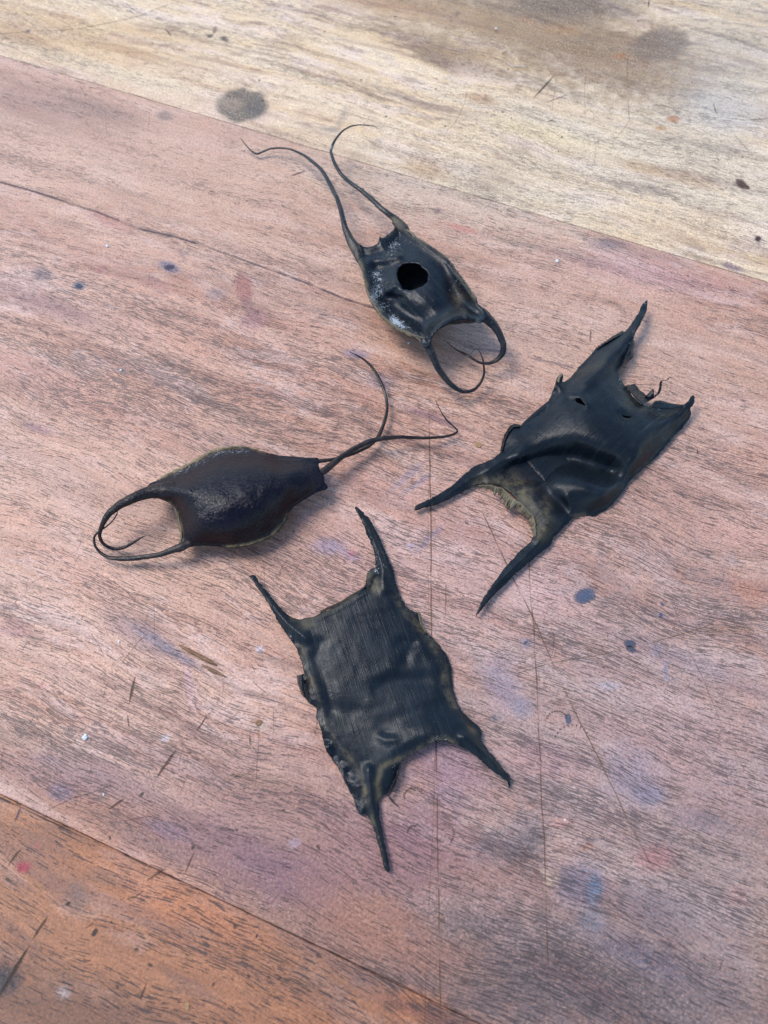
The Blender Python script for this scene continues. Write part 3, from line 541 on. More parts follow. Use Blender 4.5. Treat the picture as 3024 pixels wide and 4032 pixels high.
def ribbon(name, parent, mat, A, B, zA, zB, nu=40, nv=6, crump=0., freq=400, seed=0, th=.25, mask=(0, 0, 0), curl=0., tear=0.):
    """crumpled strip between two photo lines"""
    def rs(L, n):
        L = np.asarray(L, float); d = np.concatenate([[0], np.cumsum(np.hypot(*np.diff(L, axis=0).T))]); s = np.linspace(0, d[-1], n)
        return np.stack([np.interp(s, d, L[:, 0]), np.interp(s, d, L[:, 1])], 1)
    a = rs(A, nu); b = rs(B, nu); t = np.linspace(0, 1, nv)
    if tear: b = b+(a-b)*np.clip(fbm(np.arange(nu)*.9+seed, np.zeros(nu)+seed, 2)*tear+tear*.4, 0, .9)[:, None]
    P = a[:, None]*(1-t[None, :, None])+b[:, None]*t[None, :, None]; P = P.reshape(-1, 2)
    za = np.interp(np.linspace(0, 1, nu), np.linspace(0, 1, len(zA)), zA); zb = np.interp(np.linspace(0, 1, nu), np.linspace(0, 1, len(zB)), zB)
    z = (za[:, None]*(1-t[None])+zb[:, None]*t[None]+curl*np.sin(t*math.pi)[None]).ravel()
    X, _ = unproj(P, z*1e-3); tr = np.tile(t, nu)
    for ax in range(3): X[:, ax] += crump*1e-3*(fbm(X[:, 0]*freq+seed*3+ax*31, X[:, 1]*freq+ax*11, 3))*(.25+tr)*(1. if ax == 2 else .7)
    X[:, 2] = np.maximum(X[:, 2], .0005)
    F = np.array([[i*nv+j, i*nv+j+1, (i+1)*nv+j+1, (i+1)*nv+j] for i in range(nu-1) for j in range(nv-1)])
    T3 = np.concatenate([F[:, :3], F[:, [0, 2, 3]]])
    N = vnormals(X, T3)
    if N[:, 2].mean() < 0: F = F[:, ::-1]; N = -N
    Bm = X-N*th*1e-3; Bm[:, 2] = np.maximum(Bm[:, 2], .0001); T3 = np.concatenate([F[:, :3], F[:, [0, 2, 3]]]); n = len(X)
    e = np.concatenate([F[:, [0, 1]], F[:, [1, 2]], F[:, [2, 3]], F[:, [3, 0]]]); kk = np.sort(e, 1); key = kk[:, 0]*10**6+kk[:, 1]
    u, inv, cnt = np.unique(key, return_inverse=True, return_counts=True); bd = e[cnt[inv] == 1]
    FF = [list(f) for f in F]+[list(f[::-1]+n) for f in F]+[[y, x, x+n, y+n] for x, y in bd]
    fl = np.stack([np.repeat(np.arange(nu), nv)*.0006, tr*.004, tr*0], 1)
    return make(name, np.concatenate([X, Bm]), FF, mat, parent, np.tile(np.array([mask], float), (2*n, 1)), np.concatenate([fl, fl]))
def tipside(cen, a, b, tip, rad):
    a, b, tip = map(np.asarray, (a, b, tip)); n = np.array([-(b-a)[1], (b-a)[0]])
    s = np.sign((tip-a)@n); return (((cen-a)@n)*s > 0) & (np.hypot(*(cen-tip).T) < rad)
def rough_outline(pts, step, amp, seed, freq=.05, closed=True):
    O = catmull(pts, step, closed); nrm = np.roll(O, -1, 0)-np.roll(O, 1, 0); nrm = np.stack([-nrm[:, 1], nrm[:, 0]], 1); nrm /= np.linalg.norm(nrm, axis=1, keepdims=True)+1e-9
    s = np.cumsum(np.hypot(*(O-np.roll(O, 1, 0)).T)); return O+nrm*(fbm(s*freq+seed, s*0+seed, 3)*amp)[:, None]
GRP = 'dried egg cases lying on the table'

for i_, mm in enumerate((m_pale, m_red, m_org)): marks_mesh('scratches', mm, i_+1)

# ============================================================ flat case with frilled sides (near centre)
o4 = [(112,510),(128,505),(145,508),(170,550),(215,600),(250,650),(300,700),(345,735),(385,742),(440,735),(500,712),(560,685),(640,640),(700,600),(742,568),(750,530),(765,490),(797,472),(797,420),(782,350),(757,290),(731,220),(706,170),(689,140),(692,129),(705,133),(740,170),(780,220),(815,290),(845,350),(870,420),(895,480),(905,530),(925,590),(945,640),(962,652),(965,672),(982,690),(1010,703),(1035,708),(1045,760),(1070,810),(1110,845),(1150,890),(1190,945),(1210,1000),(1215,1060),(1225,1130),(1240,1190),(1265,1240),(1310,1285),(1355,1320),(1378,1360),(1376,1395),(1400,1440),(1450,1500),(1500,1560),(1532,1603),(1530,1665),(1523,1668),(1518,1622),(1490,1605),(1430,1565),(1370,1512),(1310,1462),(1250,1432),(1200,1412),(1150,1402),(1100,1417),(1050,1450),(1000,1475),(962,1495),(940,1518),(936,1545),(915,1572),(920,1600),(908,1645),(870,1690),(838,1702),(820,1725),(818,1765),(825,1830),(835,1900),(852,1970),(870,2050),(878,2112),(868,2120),(853,2110),(835,2050),(815,1980),(800,1910),(780,1860),(758,1815),(742,1800),(730,1815),(700,1785),(680,1720),(650,1665),(630,1620),(600,1560),(560,1500),(530,1450),(513,1400),(505,1350),(480,1290),(475,1230),(440,1200),(420,1180),(395,1150),(385,1120),(372,1075),(385,1050),(408,1040),(405,1005),(385,940),(350,870),(310,820),(270,760),(240,700),(205,640),(165,580)]
O = rough_outline(D_(o4), 6, 4.0, 3, .07)
P, F = triangulate(O, [], 6.5); d = dline(P, O, True)
lr = D_([(120,515),(250,700),(330,800),(400,900),(420,1000),(470,1120),(520,1300),(590,1420),(660,1500),(720,1600),(755,1740),(790,1850),(865,2110)])
rr = D_([(693,135),(780,260),(830,400),(870,510),(915,620),(960,700),(1040,790),(1110,880),(1165,990),(1185,1120),(1230,1230),(1290,1320),(1370,1420),(1530,1610)])
flapL = np.concatenate([lr[2:11], D_([(740,1830),(600,1700),(300,1300),(300,900)])]); flapR = np.concatenate([rr[5:12], D_([(1400,1400),(1420,1250),(1300,1000),(1150,750),(1000,640)])])
cen = P[F].mean(1)
cre = lambda P, sc, sd: np.exp(-(fbm(P[:, 0]/sc+sd, P[:, 1]/sc, 2)/.05)**2)
z = 1.0+1.7*(1-np.exp(-(d/26)))-.28*cre(P, 60, 3)*np.exp(-d/50)
z += 1.6*gblob(P, D_([(800, 1000)])[0], 260, 380, -15)
lr_d = gline(P, lr, 10); rr_d = gline(P, rr, 10); z += .4*lr_d+.4*rr_d
def ln(f, *pts): return f(list(pts))
z -= .75*gline(P, ln(D_, (810,1120),(870,1085),(960,1072),(1060,1075)), 34) - .35*gline(P, ln(D_, (775,1190),(800,1060),(880,1010),(1000,1000),(1110,1020)), 30) - .2*gline(P, ln(D_, (850,1160),(1000,1140),(1130,1150)), 30)
z -= .35*gline(P, ln(D_, (840,1325),(960,1290),(1130,1235)), 34) + .7*gblob(P, D_([(640, 1260)])[0], 70, 50) - .3*gline(P, ln(D_, (820,1250),(960,1210),(1100,1180)), 26)
z -= .3*gline(P, ln(D_, (690,750),(760,730),(850,715),(925,690)), 18) - .15*gline(P, ln(D_, (620,770),(760,780),(900,760)), 30)
z += .4*gline(P, ln(D_, (1000,930),(1050,910),(1090,960),(1110,1010)), 22) - .8*gline(P, ln(D_, (940,870),(1000,880),(960,980)), 22)
z -= .9*gline(P, ln(D_, (500,880),(480,960),(540,1120),(560,1240)), 26)
z += .6*gline(P, ln(D_, (820,1380),(860,1400),(900,1395)), 14) - .5*gline(P, ln(D_, (850,1360),(900,1370)), 12)
z += 4.2*gblob(P, D_([(1150, 1400)])[0], 150, 90, 20) + 1.2*gblob(P, D_([(1420, 1540)])[0], 110) + 2.2*gblob(P, D_([(930, 1480)])[0], 90)
z += 1.0*gline(P, ln(D_, (370,745),(470,740),(600,680),(745,590)), 12)
hx = np.maximum.reduce([gline(P, ln(D_, *q), 16) for q in ([(130,515),(220,640),(320,760),(420,850)], [(697,150),(780,300),(840,470),(850,580)], [(1520,1600),(1400,1490),(1280,1380)], [(866,2100),(820,1900),(780,1700),(760,1560)])])
z += .5*hx+1.1*hx*np.sqrt(1-(1-np.clip(d/20, 0, 1))**2)
z += 5.0*gblob(P, D_([(690, 150)])[0], 120)*.6 + 2.0*gblob(P, D_([(120, 510)])[0], 110)
inL = inpoly(P, flapL); inR = inpoly(P, flapR)
fl = sstep(0, 22, dline(P, lr))*inL+sstep(0, 22, dline(P, rr))*inR
z += fl*(2.2*fbm(P[:, 0]/30, P[:, 1]/30, 3)-.2)
z += .12*fbm(P[:, 0]/30, P[:, 1]/30, 3)
z = np.maximum(z, .65)
z = laplace(z, F, np.zeros(len(z), bool), 2)
tan = .5*gline(P, lr[3:11], 12)+.6*gline(P, rr[4:11], 15)+.15*gline(P, lr, 14)+.15*gline(P, rr, 12)+.9*gline(P, ln(D_, (345,740),(440,745),(560,695),(700,615)), 12)*.5
tan += .95*gline(P, ln(D_, (820,1720),(808,1640),(830,1550),(880,1525),(960,1490),(1050,1445),(1110,1400),(1170,1390),(1240,1425)), 12)+gblob(P, D_([(795, 570)])[0], 30, 26)+.8*gblob(P, D_([(770, 510)])[0], 20)+.7*gblob(P, D_([(440, 780)])[0], 40, 20)+.9*gblob(P, D_([(1320, 1340)])[0], 22, 10, 45)+.7*gline(P, ln(D_, (735,1640),(745,1740),(790,1860)), 8)
dust = .25*np.ones(len(P))+.28*gblob(P, D_([(815, 400)])[0], 34, 70, -20)+.25*gline(P, ln(D_, (1100,1410),(1200,1360)), 10)+.25*gline(P, ln(D_, (870,1560),(1000,1470),(1200,1400)), 12)+.4*gblob(P, D_([(800, 480)])[0], 14)
mask = np.stack([np.clip(tan*.8, 0, 1), np.clip(dust, 0, 1), 0*d], 1)
e4 = empty('egg_case', tuple(unproj(D_([(800, 1050)]), 0)[0][0]))
tag(e4, 'flat black four horned egg case with wavy frilled sides, nearest of the four', 'egg case', GRP)
hm = [tipside(cen, *D_([(330, 860), (430, 740)]), D_([(115, 510)])[0], 330), tipside(cen, *D_([(790, 500), (900, 500)]), D_([(690, 130)])[0], 330), tipside(cen, *D_([(1270, 1440), (1390, 1390)]), D_([(1530, 1640)])[0], 290), tipside(cen, *D_([(740, 1780), (830, 1760)]), D_([(865, 2110)])[0], 290)]
anyh = np.logical_or.reduce(hm); fL = inpoly(cen, flapL) & ~anyh; fR = inpoly(cen, flapR) & ~anyh
sheet(e4, P, F, z, .5, mask, 18, [('horn', L_FLAT, m) for m in hm]+[('side_membrane', L_FRILL, fL), ('side_membrane', L_FRILL, fR), ('body', L_FLAT, ~(anyh | fL | fR))])
ribbon('torn_flap', e4, L_FRILL, D_([(940,1520),(920,1590),(890,1650),(868,1705)]), D_([(935,1560),(915,1620),(890,1680),(872,1700)]), [4, 5, 5, 4], [2, 2.4, 2, 2], 24, 6, .3, 500, 3)
ribbon('torn_flap', e4, L_FRILL, D_([(410,1040),(405,1100),(420,1170)]), D_([(372,1050),(380,1110),(402,1165)]), [5, 5.5, 4.5], [3, 3, 3], 16, 7, .5, 500, 5, curl=1.6)
ribbon('torn_flap', e4, L_CRUST, D_([(1030,705),(1046,770),(1075,815)]), D_([(1050,712),(1062,770),(1082,812)]), [4, 4, 4], [3.5, 3, 3], 18, 5, .5, 700, 6, tear=.6)
ribbon('top_lip', e4, L_TORN, D_([(500,708),(600,662),(700,603),(748,565)]), D_([(498,700),(600,650),(698,592),(744,556)]), [2.9, 2.7, 2.9, 3.2], [1.3, 1.2, 1.2, 1.6], 40, 4, .25, 400, 7, mask=(.3, .2, 0))
ribbon('top_lip', e4, L_TORN, D_([(797,475),(770,510),(757,560)]), D_([(792,466),(755,488),(742,560)]), [5, 5, 5], [4.5, 5, 4], 24, 7, .8, 700, 8, mask=(.6, .4, 0))

# ============================================================ torn, humped case (right)
o3 = [(1266,108),(1274,104),(1276,130),(1262,180),(1237,230),(1215,272),(1200,310),(1180,355),(1150,420),(1130,455),(1135,490),(1160,530),(1182,560),(1210,600),(1240,628),(1300,640),(1360,640),(1420,645),(1450,630),(1482,612),(1494,585),(1504,580),(1510,588),(1508,625),(1490,645),(1495,682),(1480,708),(1450,748),(1400,800),(1360,850),(1312,900),(1274,932),(1230,972),(1190,1012),(1150,1070),(1110,1120),(1062,1162),(1035,1172),(1010,1190),(960,1182),(925,1186),(900,1192),(888,1212),(860,1240),(825,1275),(803,1298),(792,1330),(730,1382),(670,1432),(600,1492),(540,1552),(480,1612),(430,1672),(415,1692),(425,1655),(450,1602),(490,1542),(540,1472),(600,1402),(650,1352),(690,1312),(712,1270),(715,1225),(690,1180),(640,1130),(600,1080),(550,1045),(500,1025),(430,1030),(370,1055),(300,1092),(220,1127),(150,1147),(105,1160),(106,1140),(160,1113),(220,1083),(280,1043),(340,995),(400,945),(450,922),(500,897),(538,868),(538,848),(552,815),(560,770),(590,735),(612,726),(630,737),(670,720),(720,690),(760,650),(782,600),(802,550),(814,510),(838,476),(852,478),(850,515),(870,508),(900,480),(930,440),(970,400),(1020,345),(1070,312),(1110,282),(1148,260),(1162,262),(1190,230),(1225,178),(1250,125)]
O = rough_outline(C_(o3), 6, 3.4, 9, .07); hl1 = catmull(C_([(917,598),(935,596),(950,612),(968,634),(940,626),(920,618)]), 6, True); hl2 = catmull(C_([(1140,678),(1155,684),(1176,686),(1196,692),(1180,698),(1158,695)]), 6, True)
P, F = triangulate(O, [hl1, hl2], 6.5); d = dline(P, O, True); cen = P[F].mean(1)
z = 1.5+3.2*(1-np.exp(-(d/40)))-.35*cre(P, 55, 8)*np.exp(-d/60)
z += 8.0*gblob(P, C_([(985, 660)])[0], 190, 230, 35)
z += 4.0*gblob(P, C_([(1120, 830)])[0], 140, 160, 40)
z -= 8.0*gline(P, ln(C_, (600,985),(700,955),(800,915),(900,900),(1000,930),(1085,965)), 56)
z += 3.6*gblob(P, C_([(990, 1050)])[0], 110, 52, 10) + 1.8*gline(P, ln(C_, (1060,1080),(1140,1000),(1220,900)), 30)
z -= 2.4*gline(P, ln(C_, (740,990),(770,1080),(840,1130),(870,1150)), 26)
z += 2.6*gline(P, ln(C_, (868,1085),(884,1130),(895,1180)), 9) + 3.4*gline(P, ln(C_, (560,1000),(660,1050),(730,1130),(770,1220)), 34)
z += 2.8*gline(P, ln(C_, (480,945),(560,915),(640,880)), 26) + 1.3*gblob(P, C_([(630, 895)])[0], 22)
z += 2.2*gline(P, ln(C_, (1240,200),(1150,330),(1060,430),(960,520)), 30) + 2.2*gline(P, ln(C_, (1490,630),(1400,700),(1300,760),(1230,830)), 26)
z += 1.6*gline(P, ln(C_, (830,540),(870,585),(915,590)), 9) - 2.0*gline(P, ln(C_, (850,560),(880,600),(930,605)), 8) + 1.6*gline(P, ln(C_, (945,572),(965,605),(975,638)), 7)
z += 1.4*gblob(P, C_([(1165, 650)])[0], 26, 16, 10) - .9*gblob(P, C_([(1165, 690)])[0], 30, 10)
z -= 1.2*gline(P, ln(C_, (1420,760),(1330,860),(1260,950)), 12)
z += .8*gblob(P, C_([(1030, 870)])[0], 16) - .8*gblob(P, C_([(980, 560)])[0], 34, 22)
hx = np.maximum.reduce([gline(P, ln(C_, *q), 16) for q in ([(110,1150),(260,1080),(400,985),(500,940)], [(420,1680),(520,1530),(660,1390),(760,1280)], [(1270,110),(1220,240),(1150,360)], [(1500,590),(1450,670)])])
z += 1.5*hx + 3.0*gline(P, ln(C_, (1270,105),(1230,240)), 40) + 2.5*gblob(P, C_([(1500, 590)])[0], 60) + 3*gline(P, ln(C_, (848,478),(818,530)), 16)
z += 3.2*gline(P, ln(C_, (480,1030),(600,1080),(690,1180),(715,1270)), 26)
z -= 2.5*sstep(60, 0, d)*gline(P, ln(C_, (1280,930),(1100,1110),(1000,1180)), 60)
z += .15*fbm(P[:, 0]/26, P[:, 1]/26, 3)
z = np.maximum(laplace(z, F, np.zeros(len(z), bool), 5), .65)
tan = .75*gline(P, ln(C_, (420,1030),(520,1010),(600,1040),(660,1090),(700,1170),(735,1230)), 26)+.55*gblob(P, C_([(650, 1030)])[0], 60, 26, 40)+.6*gline(P, ln(C_, (760,1120),(780,1200),(740,1290)), 22)+.3*gline(P, ln(C_, (1150,470),(1180,560),(1260,650)), 16)+.5*gline(P, ln(C_, (900,1190),(960,1180)), 7)+.2*gline(P, ln(C_, (860,500),(1000,450),(1050,420)), 16)
dust = .2*np.ones(len(P))+.5*gline(P, ln(C_, (1212,285),(1185,330)), 7)+.35*gline(P, ln(C_, (1130,490),(1145,560)), 14)+.3*gline(P, ln(C_, (1430,635),(1300,655)), 12)+.2*gline(P, ln(C_, (520,1000),(400,1030)), 10)+.35*gblob(P, C_([(1265, 120)])[0], 14)
mask = np.stack([np.clip(tan, 0, 1), np.clip(dust, 0, 1), .35*gline(P, ln(C_, (860,520),(1000,430),(1080,400)), 40)+.4*gline(P, ln(C_, (640,1000),(760,1100)), 50)], 1)
e3 = empty('egg_case', tuple(unproj(C_([(950, 750)]), 0)[0][0]))
tag(e3, 'torn humped black egg case with ragged upper end and two slits, at right', 'egg case', GRP)
hm = [tipside(cen, *C_([(500, 890), (500, 1030)]), C_([(105, 1150)])[0], 360), tipside(cen, *C_([(700, 1290), (800, 1300)]), C_([(415, 1690)])[0], 430), tipside(cen, *C_([(1160, 262), (1215, 272)]), C_([(1272, 105)])[0], 180), tipside(cen, *C_([(1450, 630), (1500, 690)]), C_([(1505, 580)])[0], 70)]
anyh = np.logical_or.reduce(hm)
sheet(e3, P, F, z, .5, mask, -48, [('horn', L_TORN, m) for m in hm]+[('body', L_TORN, ~anyh)])
pw = catmull(C_([(600,800),(830,570),(1000,470),(1100,430),(1130,520),(1220,650),(1380,720),(1180,950),(1000,1100),(850,1080),(700,950)]), 14, True)
Pw_, Fw_ = triangulate(pw, [], 16.); sheet(e3, Pw_, Fw_, 1.2+.3*fbm(Pw_[:, 0]/60, Pw_[:, 1]/60, 2), .7, np.zeros((len(Pw_), 3)), -48, [('lower_wall', L_TORN, np.ones(len(Fw_), bool))])
ribbon('torn_flap', e3, L_FRILL, C_([(1205,292),(1180,350),(1155,410),(1132,452)]), C_([(1212,330),(1205,352),(1206,392),(1140,446)]), [6, 7, 7, 7], [5, 5, 4, 6], 26, 7, .35, 300, 2, curl=.8)
ribbon('torn_flap', e3, L_FRILL, C_([(1165,535),(1195,570),(1220,600),(1245,630)]), C_([(1213,524),(1232,552),(1270,582),(1318,590)]), [8, 8, 8, 8], [5, 4, 4, 5], 26, 8, .4, 300, 4, curl=-.8)
ribbon('torn_flap', e3, L_TORN, C_([(1262,588),(1285,600),(1310,590)]), C_([(1303,548),(1308,560),(1308,582)]), [5, 5, 5], [7, 7, 6], 10, 6, .2, 300, 6)
ribbon('torn_flap', e3, L_TORN, C_([(1290,640),(1340,650),(1400,650),(1450,640)]), C_([(1310,612),(1340,608),(1400,625),(1455,628)]), [8, 8, 8, 7], [7.5, 7.5, 7, 7], 26, 5, .25, 300, 8)
tube('curled_strip', e3, L_TENDRIL, [(*C_([(p[0], p[1])])[0], p[2], p[3]) for p in [(1312,586,8,5),(1330,572,9,6),(1340,545,11,8),(1342,520,9,10),(1350,508,4,11),(1366,508,3,11),(1376,506,4,11),(1382,496,5,11.5),(1396,492,2,11)]], flat=.4, mask=(0, 0, 1.))
ribbon('side_membrane', e3, L_FRILL, C_([(1020,350),(1060,322),(1100,300),(1150,275)]), C_([(1014,344),(1062,308),(1104,280),(1152,256)]), [5, 5, 5, 5], [3, 3.4, 3.6, 4], 40, 4, .4, 900, 9, tear=.5)
ribbon('side_membrane', e3, L_FRILL, C_([(545,860),(556,815),(572,775),(600,742),(636,737)]), C_([(533,862),(544,812),(556,768),(588,730),(634,726)]), [3.6, 3.6, 4, 4, 4.4], [1.5, 2, 2, 2.5, 3], 36, 4, .4, 700, 10, tear=.4)
ribbon('side_membrane', e3, L_CRUST, C_([(830,520),(836,495),(850,476)]), C_([(818,512),(828,485),(842,470)]), [9, 9.5, 10], [8, 9, 10], 14, 4, .3, 900, 11)
ribbon('crusty_lining', e3, L_CRUST, C_([(430,1036),(490,1035),(545,1052),(585,1090),(630,1120),(665,1150),(700,1190),(712,1230),(712,1290)]), C_([(440,1050),(488,1070),(535,1095),(552,1160),(612,1165),(655,1195),(680,1225),(688,1260),(697,1310)]), [6, 7, 7.5, 7.5, 7.5, 7.5, 7, 6, 5], [4, 4, 4, 3.5, 3.5, 3.5, 3.5, 3, 3], 90, 9, 1.7, 420, 12, tear=.35, mask=(.5, .3, 0))

# ============================================================ dished case with a round hole (top)
o1 = [(722,712),(735,722),(760,722),(790,714),(812,702),(818,680),(824,660),(832,672),(850,668),(862,652),(868,655),(886,640),(896,628),(904,612),(890,590),(905,575),(932,590),(962,622),(985,652),(1030,678),(1075,702),(1130,738),(1170,770),(1205,800),(1250,862),(1285,915),(1305,945),(1330,985),(1352,1008),(1358,1030),(1390,1062),(1400,1110),(1370,1135),(1330,1118),(1270,1115),(1220,1125),(1172,1150),(1128,1185),(1108,1215),(1102,1240),(1085,1265),(1060,1262),(1030,1225),(995,1200),(930,1172),(872,1140),(820,1090),(780,1035),(752,970),(736,900),(732,868),(715,830),(690,770),(668,725),(660,700),(680,690),(700,700)]
O = rough_outline(A_(o1), 6, 1.5, 5); hl = catmull(A_([(918,868),(922,845),(940,825),(965,812),(1000,808),(1035,818),(1060,835),(1078,855),(1088,880),(1086,905),(1070,925),(1045,940),(1010,952),(970,957),(948,955),(940,935),(920,905)]), 6, True); hl = hl+np.stack([fbm(np.arange(len(hl))*.45, np.zeros(len(hl)), 2), fbm(np.arange(len(hl))*.45, np.ones(len(hl))*9, 2)], 1)*3.5
P, F = triangulate(O, [hl], 6.); d = dline(P, O, True); cen = P[F].mean(1)
ax = A_([(1230, 1160)])[0]-A_([(800, 700)])[0]; axl = np.linalg.norm(ax); ax /= axl
t = ((P-A_([(800, 700)])[0])@ax)/axl
zr = 11+8*np.clip(t, -.1, 1.1)
hc = A_([(1003, 880)])[0]
z = zr-6.0*(1-np.exp(-(np.maximum(d-6, 0)/42)**1.5))
z += 8.5*np.exp(-np.clip(-np.log(gblob(P, A_([(1030, 910)])[0], 158, 122, 48)+1e-30), 0, 60)**1.8)
z += 3.0*gline(P, ln(A_, (770,800),(850,790),(920,765)), 22)
z += 2.6*gline(P, ln(A_, (1105,1200),(1160,1140),(1230,1098),(1290,1080)), 18)
z -= 2.0*gblob(P, A_([(980, 1090)])[0], 110, 45, 40) + 2.4*gblob(P, A_([(1230, 960)])[0], 30, 70, -35)
z += 1.8*gline(P, ln(A_, (860,960),(900,930)), 14) - 1.2*gline(P, ln(A_, (840,1010),(930,1000)), 14)
z += 1.4*gline(P, ln(A_, (822,665),(850,740),(870,770)), 10) + 1.6*gline(P, ln(A_, (1270,1050),(1310,1100)), 12)
z += 1.8*gline(P, ln(A_, (700,715),(730,800),(745,880),(780,990),(850,1080),(950,1150),(1060,1215)), 7) + 1.4*gline(P, ln(A_, (950,630),(1060,705),(1180,790),(1290,940),(1350,1015)), 8)
pp = (P-hc)@np.array([-ax[1], ax[0]])
z += .25*fbm(P[:, 0]/22, P[:, 1]/22, 3)
z = laplace(z, F, np.zeros(len(z), bool), 2)
z += .15*vnoise(pp/11, pp*0+3)*gblob(P, A_([(1040, 990)])[0], 110, 110)+.05*vnoise(pp/11+9, pp*0+3)
tan = .9*gline(P, ln(A_, (690,740),(725,830),(742,900),(775,1000),(840,1095),(920,1165),(1040,1222)), 8)+.55*gline(P, ln(A_, (930,590),(985,650),(1100,720),(1220,820),(1340,1005)), 8)+.6*gblob(P, A_([(1245, 1000)])[0], 26, 50, -20)+.4*gline(P, ln(A_, (895,640),(870,655)), 10)
dust = .30+.30*fbm(P[:, 0]/40, P[:, 1]/40, 3)+.4*gblob(P, A_([(935, 1142)])[0], 46, 14, 34)+.35*gblob(P, A_([(820, 920)])[0], 45, 60)+.25*gblob(P, A_([(1210, 930)])[0], 40, 50)+.4*gblob(P, A_([(1072, 1225)])[0], 16)+.3*gline(P, ln(A_, (770,1000),(900,1120)), 24)+.25*gblob(P, A_([(890, 720)])[0], 40)+.2*gblob(P, A_([(1260, 1050)])[0], 40)
dust -= .45*gblob(P, A_([(1080, 900)])[0], 110, 120)+.3*gblob(P, A_([(1040, 1010)])[0], 60)
mask = np.stack([np.clip(tan, 0, 1), np.clip(dust, 0, 1), .5*np.clip(gline(P, ln(A_, (1120,760),(1200,870),(1230,940)), 16), 0, 1)], 1)
e1 = empty('egg_case', tuple(unproj(A_([(1000, 900)]), 0)[0][0]))
tag(e1, 'dished black egg case with a round hole in its middle, farthest of the four', 'egg case', GRP)
outs, T = sheet(e1, P, F, z, .45, mask, 46, [('body', L_HOLE, np.ones(len(F), bool))])
# the bowl below the dished face
P2, F2 = triangulate(rough_outline(A_(o1), 9, 1.5, 5), [], 12.); d2 = dline(P2, O, True)
t2 = ((P2-A_([(800, 700)])[0])@ax)/axl; zr2 = 11+8*np.clip(t2, -.1, 1.1)-.9
hgt = np.sqrt(1-(1-np.clip(d2/150, 0, 1))**2); Wr, _ = unproj(P2, zr2*1e-3)
c0 = Wr.mean(0); zb = (zr2*(1-hgt)**1.0+.4)*1e-3; zb = np.minimum(zb, zr2*1e-3); zb = laplace(zb, F2, d2 < 3, 3)
sc = 1-.06*hgt[:, None]; Vb = Wr.copy(); Vb[:, :2] = c0[:2]+(Wr[:, :2]-c0[:2])*sc; Vb[:, 2] = np.maximum(zb, .0003)
make('belly', Vb, F2[:, ::-1], L_HOLE, e1, np.tile([[.1, .3, 0.]], (len(Vb), 1)), Vb)
AA = lambda L: [(*A_([(p[0], p[1])])[0], p[2]*.7233, p[3]) for p in L]
tube('horn', e1, L_HORN, AA([(715,800,40,10),(695,745,58,11),(672,700,52,12),(654,660,42,13),(632,600,32,14),(610,520,27,14),(590,460,24,14),(555,385,24,12),(520,325,22,11),(470,270,20,10),(410,222,16,8),(350,195,13,6),(290,184,12,5),(230,187,11,4),(190,202,12,3),(155,215,12,2.5),(125,200,8,3),(100,175,6,4),(80,150,4.5,5),(62,130,2,6)]), mask=lambda V, t: np.stack([.5*(t < .2)*(1-t/.2)+.12, .35+.0*t, .1+.0*t], 1))
tube('horn', e1, L_HORN, AA([(985,670,40,10),(950,620,60,11),(922,588,50,12),(895,560,40,13),(855,530,32,14),(800,482,29,14),(740,432,27,13),(690,393,24,13),(640,352,22,12),(600,305,21,12),(570,250,18,12),(557,203,16,12),(566,165,15,12),(590,125,12,12),(620,92,10,12),(660,68,9,11),(710,58,7,10),(760,60,6.5,8),(800,66,4.5,6),(813,76,2.5,5)]), mask=lambda V, t: np.stack([.7*np.exp(-((t-.12)/.06)**2)+.1, .35+.4*np.exp(-((t-.68)/.02)**2), 0*t], 1))
tube('horn', e1, L_HORN, AA([(1045,1190,24,15),(1068,1232,54,16.3),(1092,1278,47,15.8),(1125,1345,39,14),(1155,1400,35,12),(1190,1452,32,10),(1235,1492,28,8),(1285,1510,22,6),(1340,1496,18,5),(1375,1455,15,6),(1390,1410,12,8),(1388,1360,10,12),(1378,1315,7,15),(1362,1285,4,16.5),(1345,1277,3,17),(1328,1290,3,15),(1318,1308,3,12),(1322,1326,2,10)]), mask=lambda V, t: np.stack([.15+0*t, .18*np.exp(-((t-.14)/.08)**2)+.22, .9*sstep(.4, .8, t)], 1))
tube('horn', e1, L_HORN, AA([(1310,1052,34,15),(1362,1080,70,16.2),(1402,1107,64,15.8),(1440,1145,50,15),(1475,1195,40,14),(1496,1250,35,12),(1492,1300,32,10),(1462,1336,25,8),(1420,1355,18,7),(1378,1354,15,7),(1335,1335,15,7),(1300,1312,15,7),(1272,1297,14,6),(1248,1286,8,5),(1222,1268,5,4),(1198,1248,4,3.5),(1175,1230,2,3)]), mask=lambda V, t: np.stack([.1+0*t, .3+0*t, .9*sstep(.35, .7, t)], 1))
ribbon('keel', e1, L_CRUST, A_([(728,850),(745,930),(775,1010),(830,1090),(900,1150),(980,1190),(1070,1220)]), A_([(726,860),(740,935),(768,1015),(822,1098),(890,1162),(975,1206),(1062,1228)]), [13, 14, 15, 16.5, 17.5, 18.2, 18.6], [12, 12.6, 13.6, 15, 16, 16.8, 17.6], 90, 5, .45, 500, 21, mask=(.4, .3, 0), tear=.25)
ribbon('keel', e1, L_CRUST, A_([(960,625),(1060,700),(1180,782),(1280,912),(1345,1005)]), A_([(966,618),(1066,690),(1188,772),(1288,905),(1355,1000)]), [12.6, 14, 15.5, 17.6, 19], [12, 13, 14.5, 16.6, 18.6], 80, 4, .35, 600, 22, mask=(.2, .3, 0), tear=.3)

